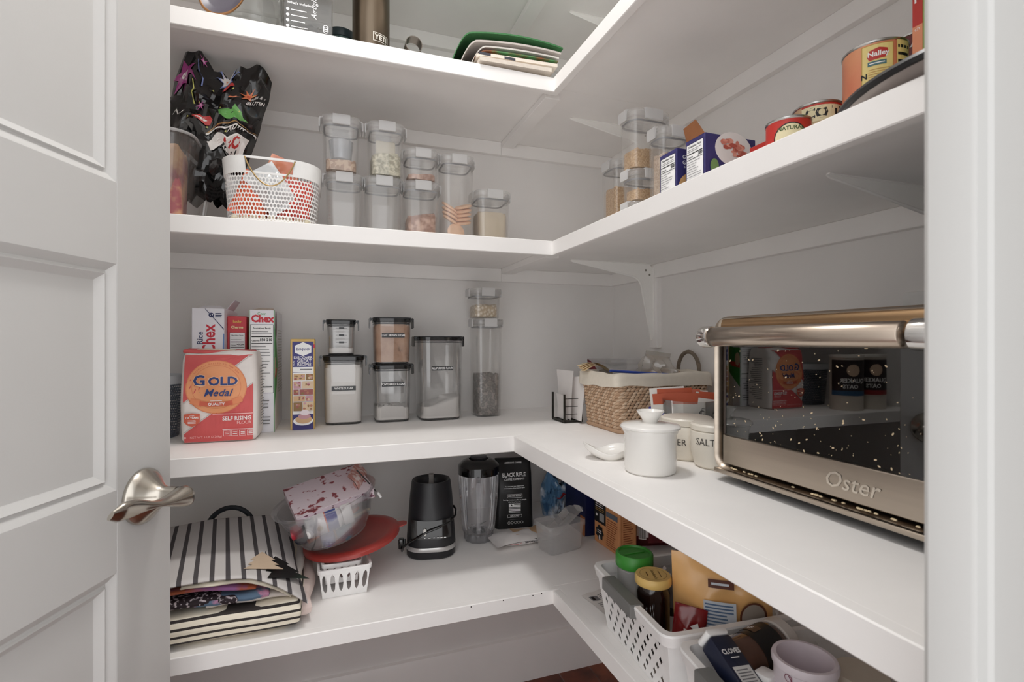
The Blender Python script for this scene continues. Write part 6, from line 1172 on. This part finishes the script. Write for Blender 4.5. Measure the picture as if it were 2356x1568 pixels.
# second basket
t = thing('spice_box', 'navy spice tin box reading CLOVES tilted on the edge of the second basket', 'spice box', (.518, .556, S4 + .106), rot=(.50, .16, .10)); ND = mat('spice_navy', (26, 32, 54), .35)
obj('tin', rbox(.040, .088, .026, .005, .002), ND, t); obj('cap', xf(rbox(.0405, .010, .0265, .005, .002), T(0, .0495, 0)), WP, t); P = Print((-.02, -.044, .026), (1, 0, 0), (0, 1, 0)); P.rect(.004, .002, .036, .044, mat('tin_white', (214, 214, 212), .5)); P.lines(.007, .033, .005, .041, 9, M_GREYINK(), .4, .2); P.text('CLOVES', .02, .064, .0095, M_WHITE(), bold=.03); P.lines(.012, .028, .054, .057, 1, M_WHITE(), .5, 0); P.build(t)
t = thing('coffee_jar', 'brown jar of ground coffee with a white cap lying in the second basket', 'jar', (.545, .584, S4 + .098), rot=Vector((.95, .12, .10)).to_track_quat('Z', 'Y').to_euler()); obj('jar_body', lathe([(0, 0), (.030, 0), (.033, .004), (.033, .085), (.028, .094), (0, .094)], 32), mat('coffee_brown', (84, 56, 44), .18, var=.3, scale=20, coat=.5), t); obj('cap', lathe([(0, .094), (.030, .094), (.032, .096), (.032, .112), (.030, .114), (0, .114)], 32), mat('cap_grey', (206, 200, 194), .4), t); obj('label_band', lathe([(.0334, .038), (.0334, .082)], 32, False, False), mat('jar_black', (20, 18, 18), .35), t)
P = wrapped(.0336, 0, -PI / 2 + 2.6); P.rect(-.02, .05, .02, .066, mat('label_bronze', (96, 74, 58), .5)); P.text('CAF', 0, .058, .011, M_WHITE(), bold=.03); P.build(t)
t = thing('spice_bottle', 'slim dark spice bottle with a white cap beside the open can', 'bottle', (.546, .530, S4 + .0045), rot=(.0, .1, .3)); obj('bottle_body', rbox(.030, .026, .100, .006, .002), mat('spice_dark', (28, 32, 40), .35), t); obj('cap', xf(rbox(.028, .024, .016, .006, .003), T(0, 0, .100)), WP, t); P = front(.03, .026); P.rect(.006, .06, .024, .072, M_WHITE()); P.build(t)
t = thing('cardboard_can', 'open white canister with pink and maroon print in the second basket', 'canister', (.592, .504, S4 + .0045), 0); r = .037; h = .146
obj('can_wall', lathe([(r - .0005, 0), (r, .002), (r, h - .012), (r + .0025, h - .010), (r + .0032, h - .004), (r + .0015, h), (r - .003, h), (r - .004, h - .010), (r - .0035, .003), (0, .003)], 52), mat('can_cream', (226, 216, 222), .45), t)
mr = mat('maroon_ink', (124, 28, 66), .5); av = math.atan2(-.504, -.592); P = wrapped(r + .0003, 0, av + .35); P.disc(.012, .124, .0105, mat('can_blue', (40, 60, 130), .4)); P.text('Kroger', .012, .124, .0062, M_WHITE(), shear=.2)
for x0, z0, x1, z1 in ((-.032, .132, -.02, .118), (-.02, .118, .0, .110), (.0, .110, .04, .110), (-.02, .114, .0, .098), (.0, .098, .04, .099)): P.poly([(x0, z0), (x1, z1), (x1, z1 + .0018), (x0, z0 + .0018)], mr)
P.text('SPOON IN A R', .012, .1035, .0062, mr, xs=.9); P.text("D'l", .01, .084, .026, mr, bold=.02); P.ring(-.038, .075, .006, .001, mr, 14, .009); P.ring(-.040, .094, .005, .001, mr, 14, .008); P.ring(-.032, .13, .005, .0008, mr, 14); P.build(t)
t = thing('cardboard_can', 'pale closed canister beside the open white can', 'canister', (.672, .486, S4 + .0045), 0); obj('can_wall', lathe([(0, 0), (.034, 0), (.034, .116), (.032, .119), (0, .119)], 44), mat('can_beige', (206, 196, 180), .5), t)
# receipt
def rc(u, v): return (.528 + .055 * u + .01 * v, 1.015 - .10 * v + .01 * u, .001 + .010 * max(0, u - .5) * v + .002 * math.sin(5 * u + 3 * v) ** 2)
o = obj('receipt', join(grid(rc, 8, 8), grid(lambda u, v: (lambda p: (p[0], p[1], p[2] + .0005))(rc(u, v)), 8, 8)), mat('receipt_paper', (216, 212, 208), .8), None, (0, 0, S4)); tag(o, 'white printed receipt lying on the lowest shelf before the first basket', 'receipt')
P = Print((0, 0, 0), (1, 0, 0), (0, 0, 1), lambda x, y, h_: (lambda p: (p[0], p[1], p[2] + .0007 + h_))(rc(x, y))); P.step = .05; P.rect(.12, .18, .5, .36, M_GREYINK()); P.rect(.18, .21, .32, .33, M_BLACK()); P.lines(.55, .95, .15, .4, 4, M_GREYINK(), .3, .3); P.lines(.2, .9, .45, .9, 7, M_GREYINK(), .25, .4); P.build(o, 'receipt_print')
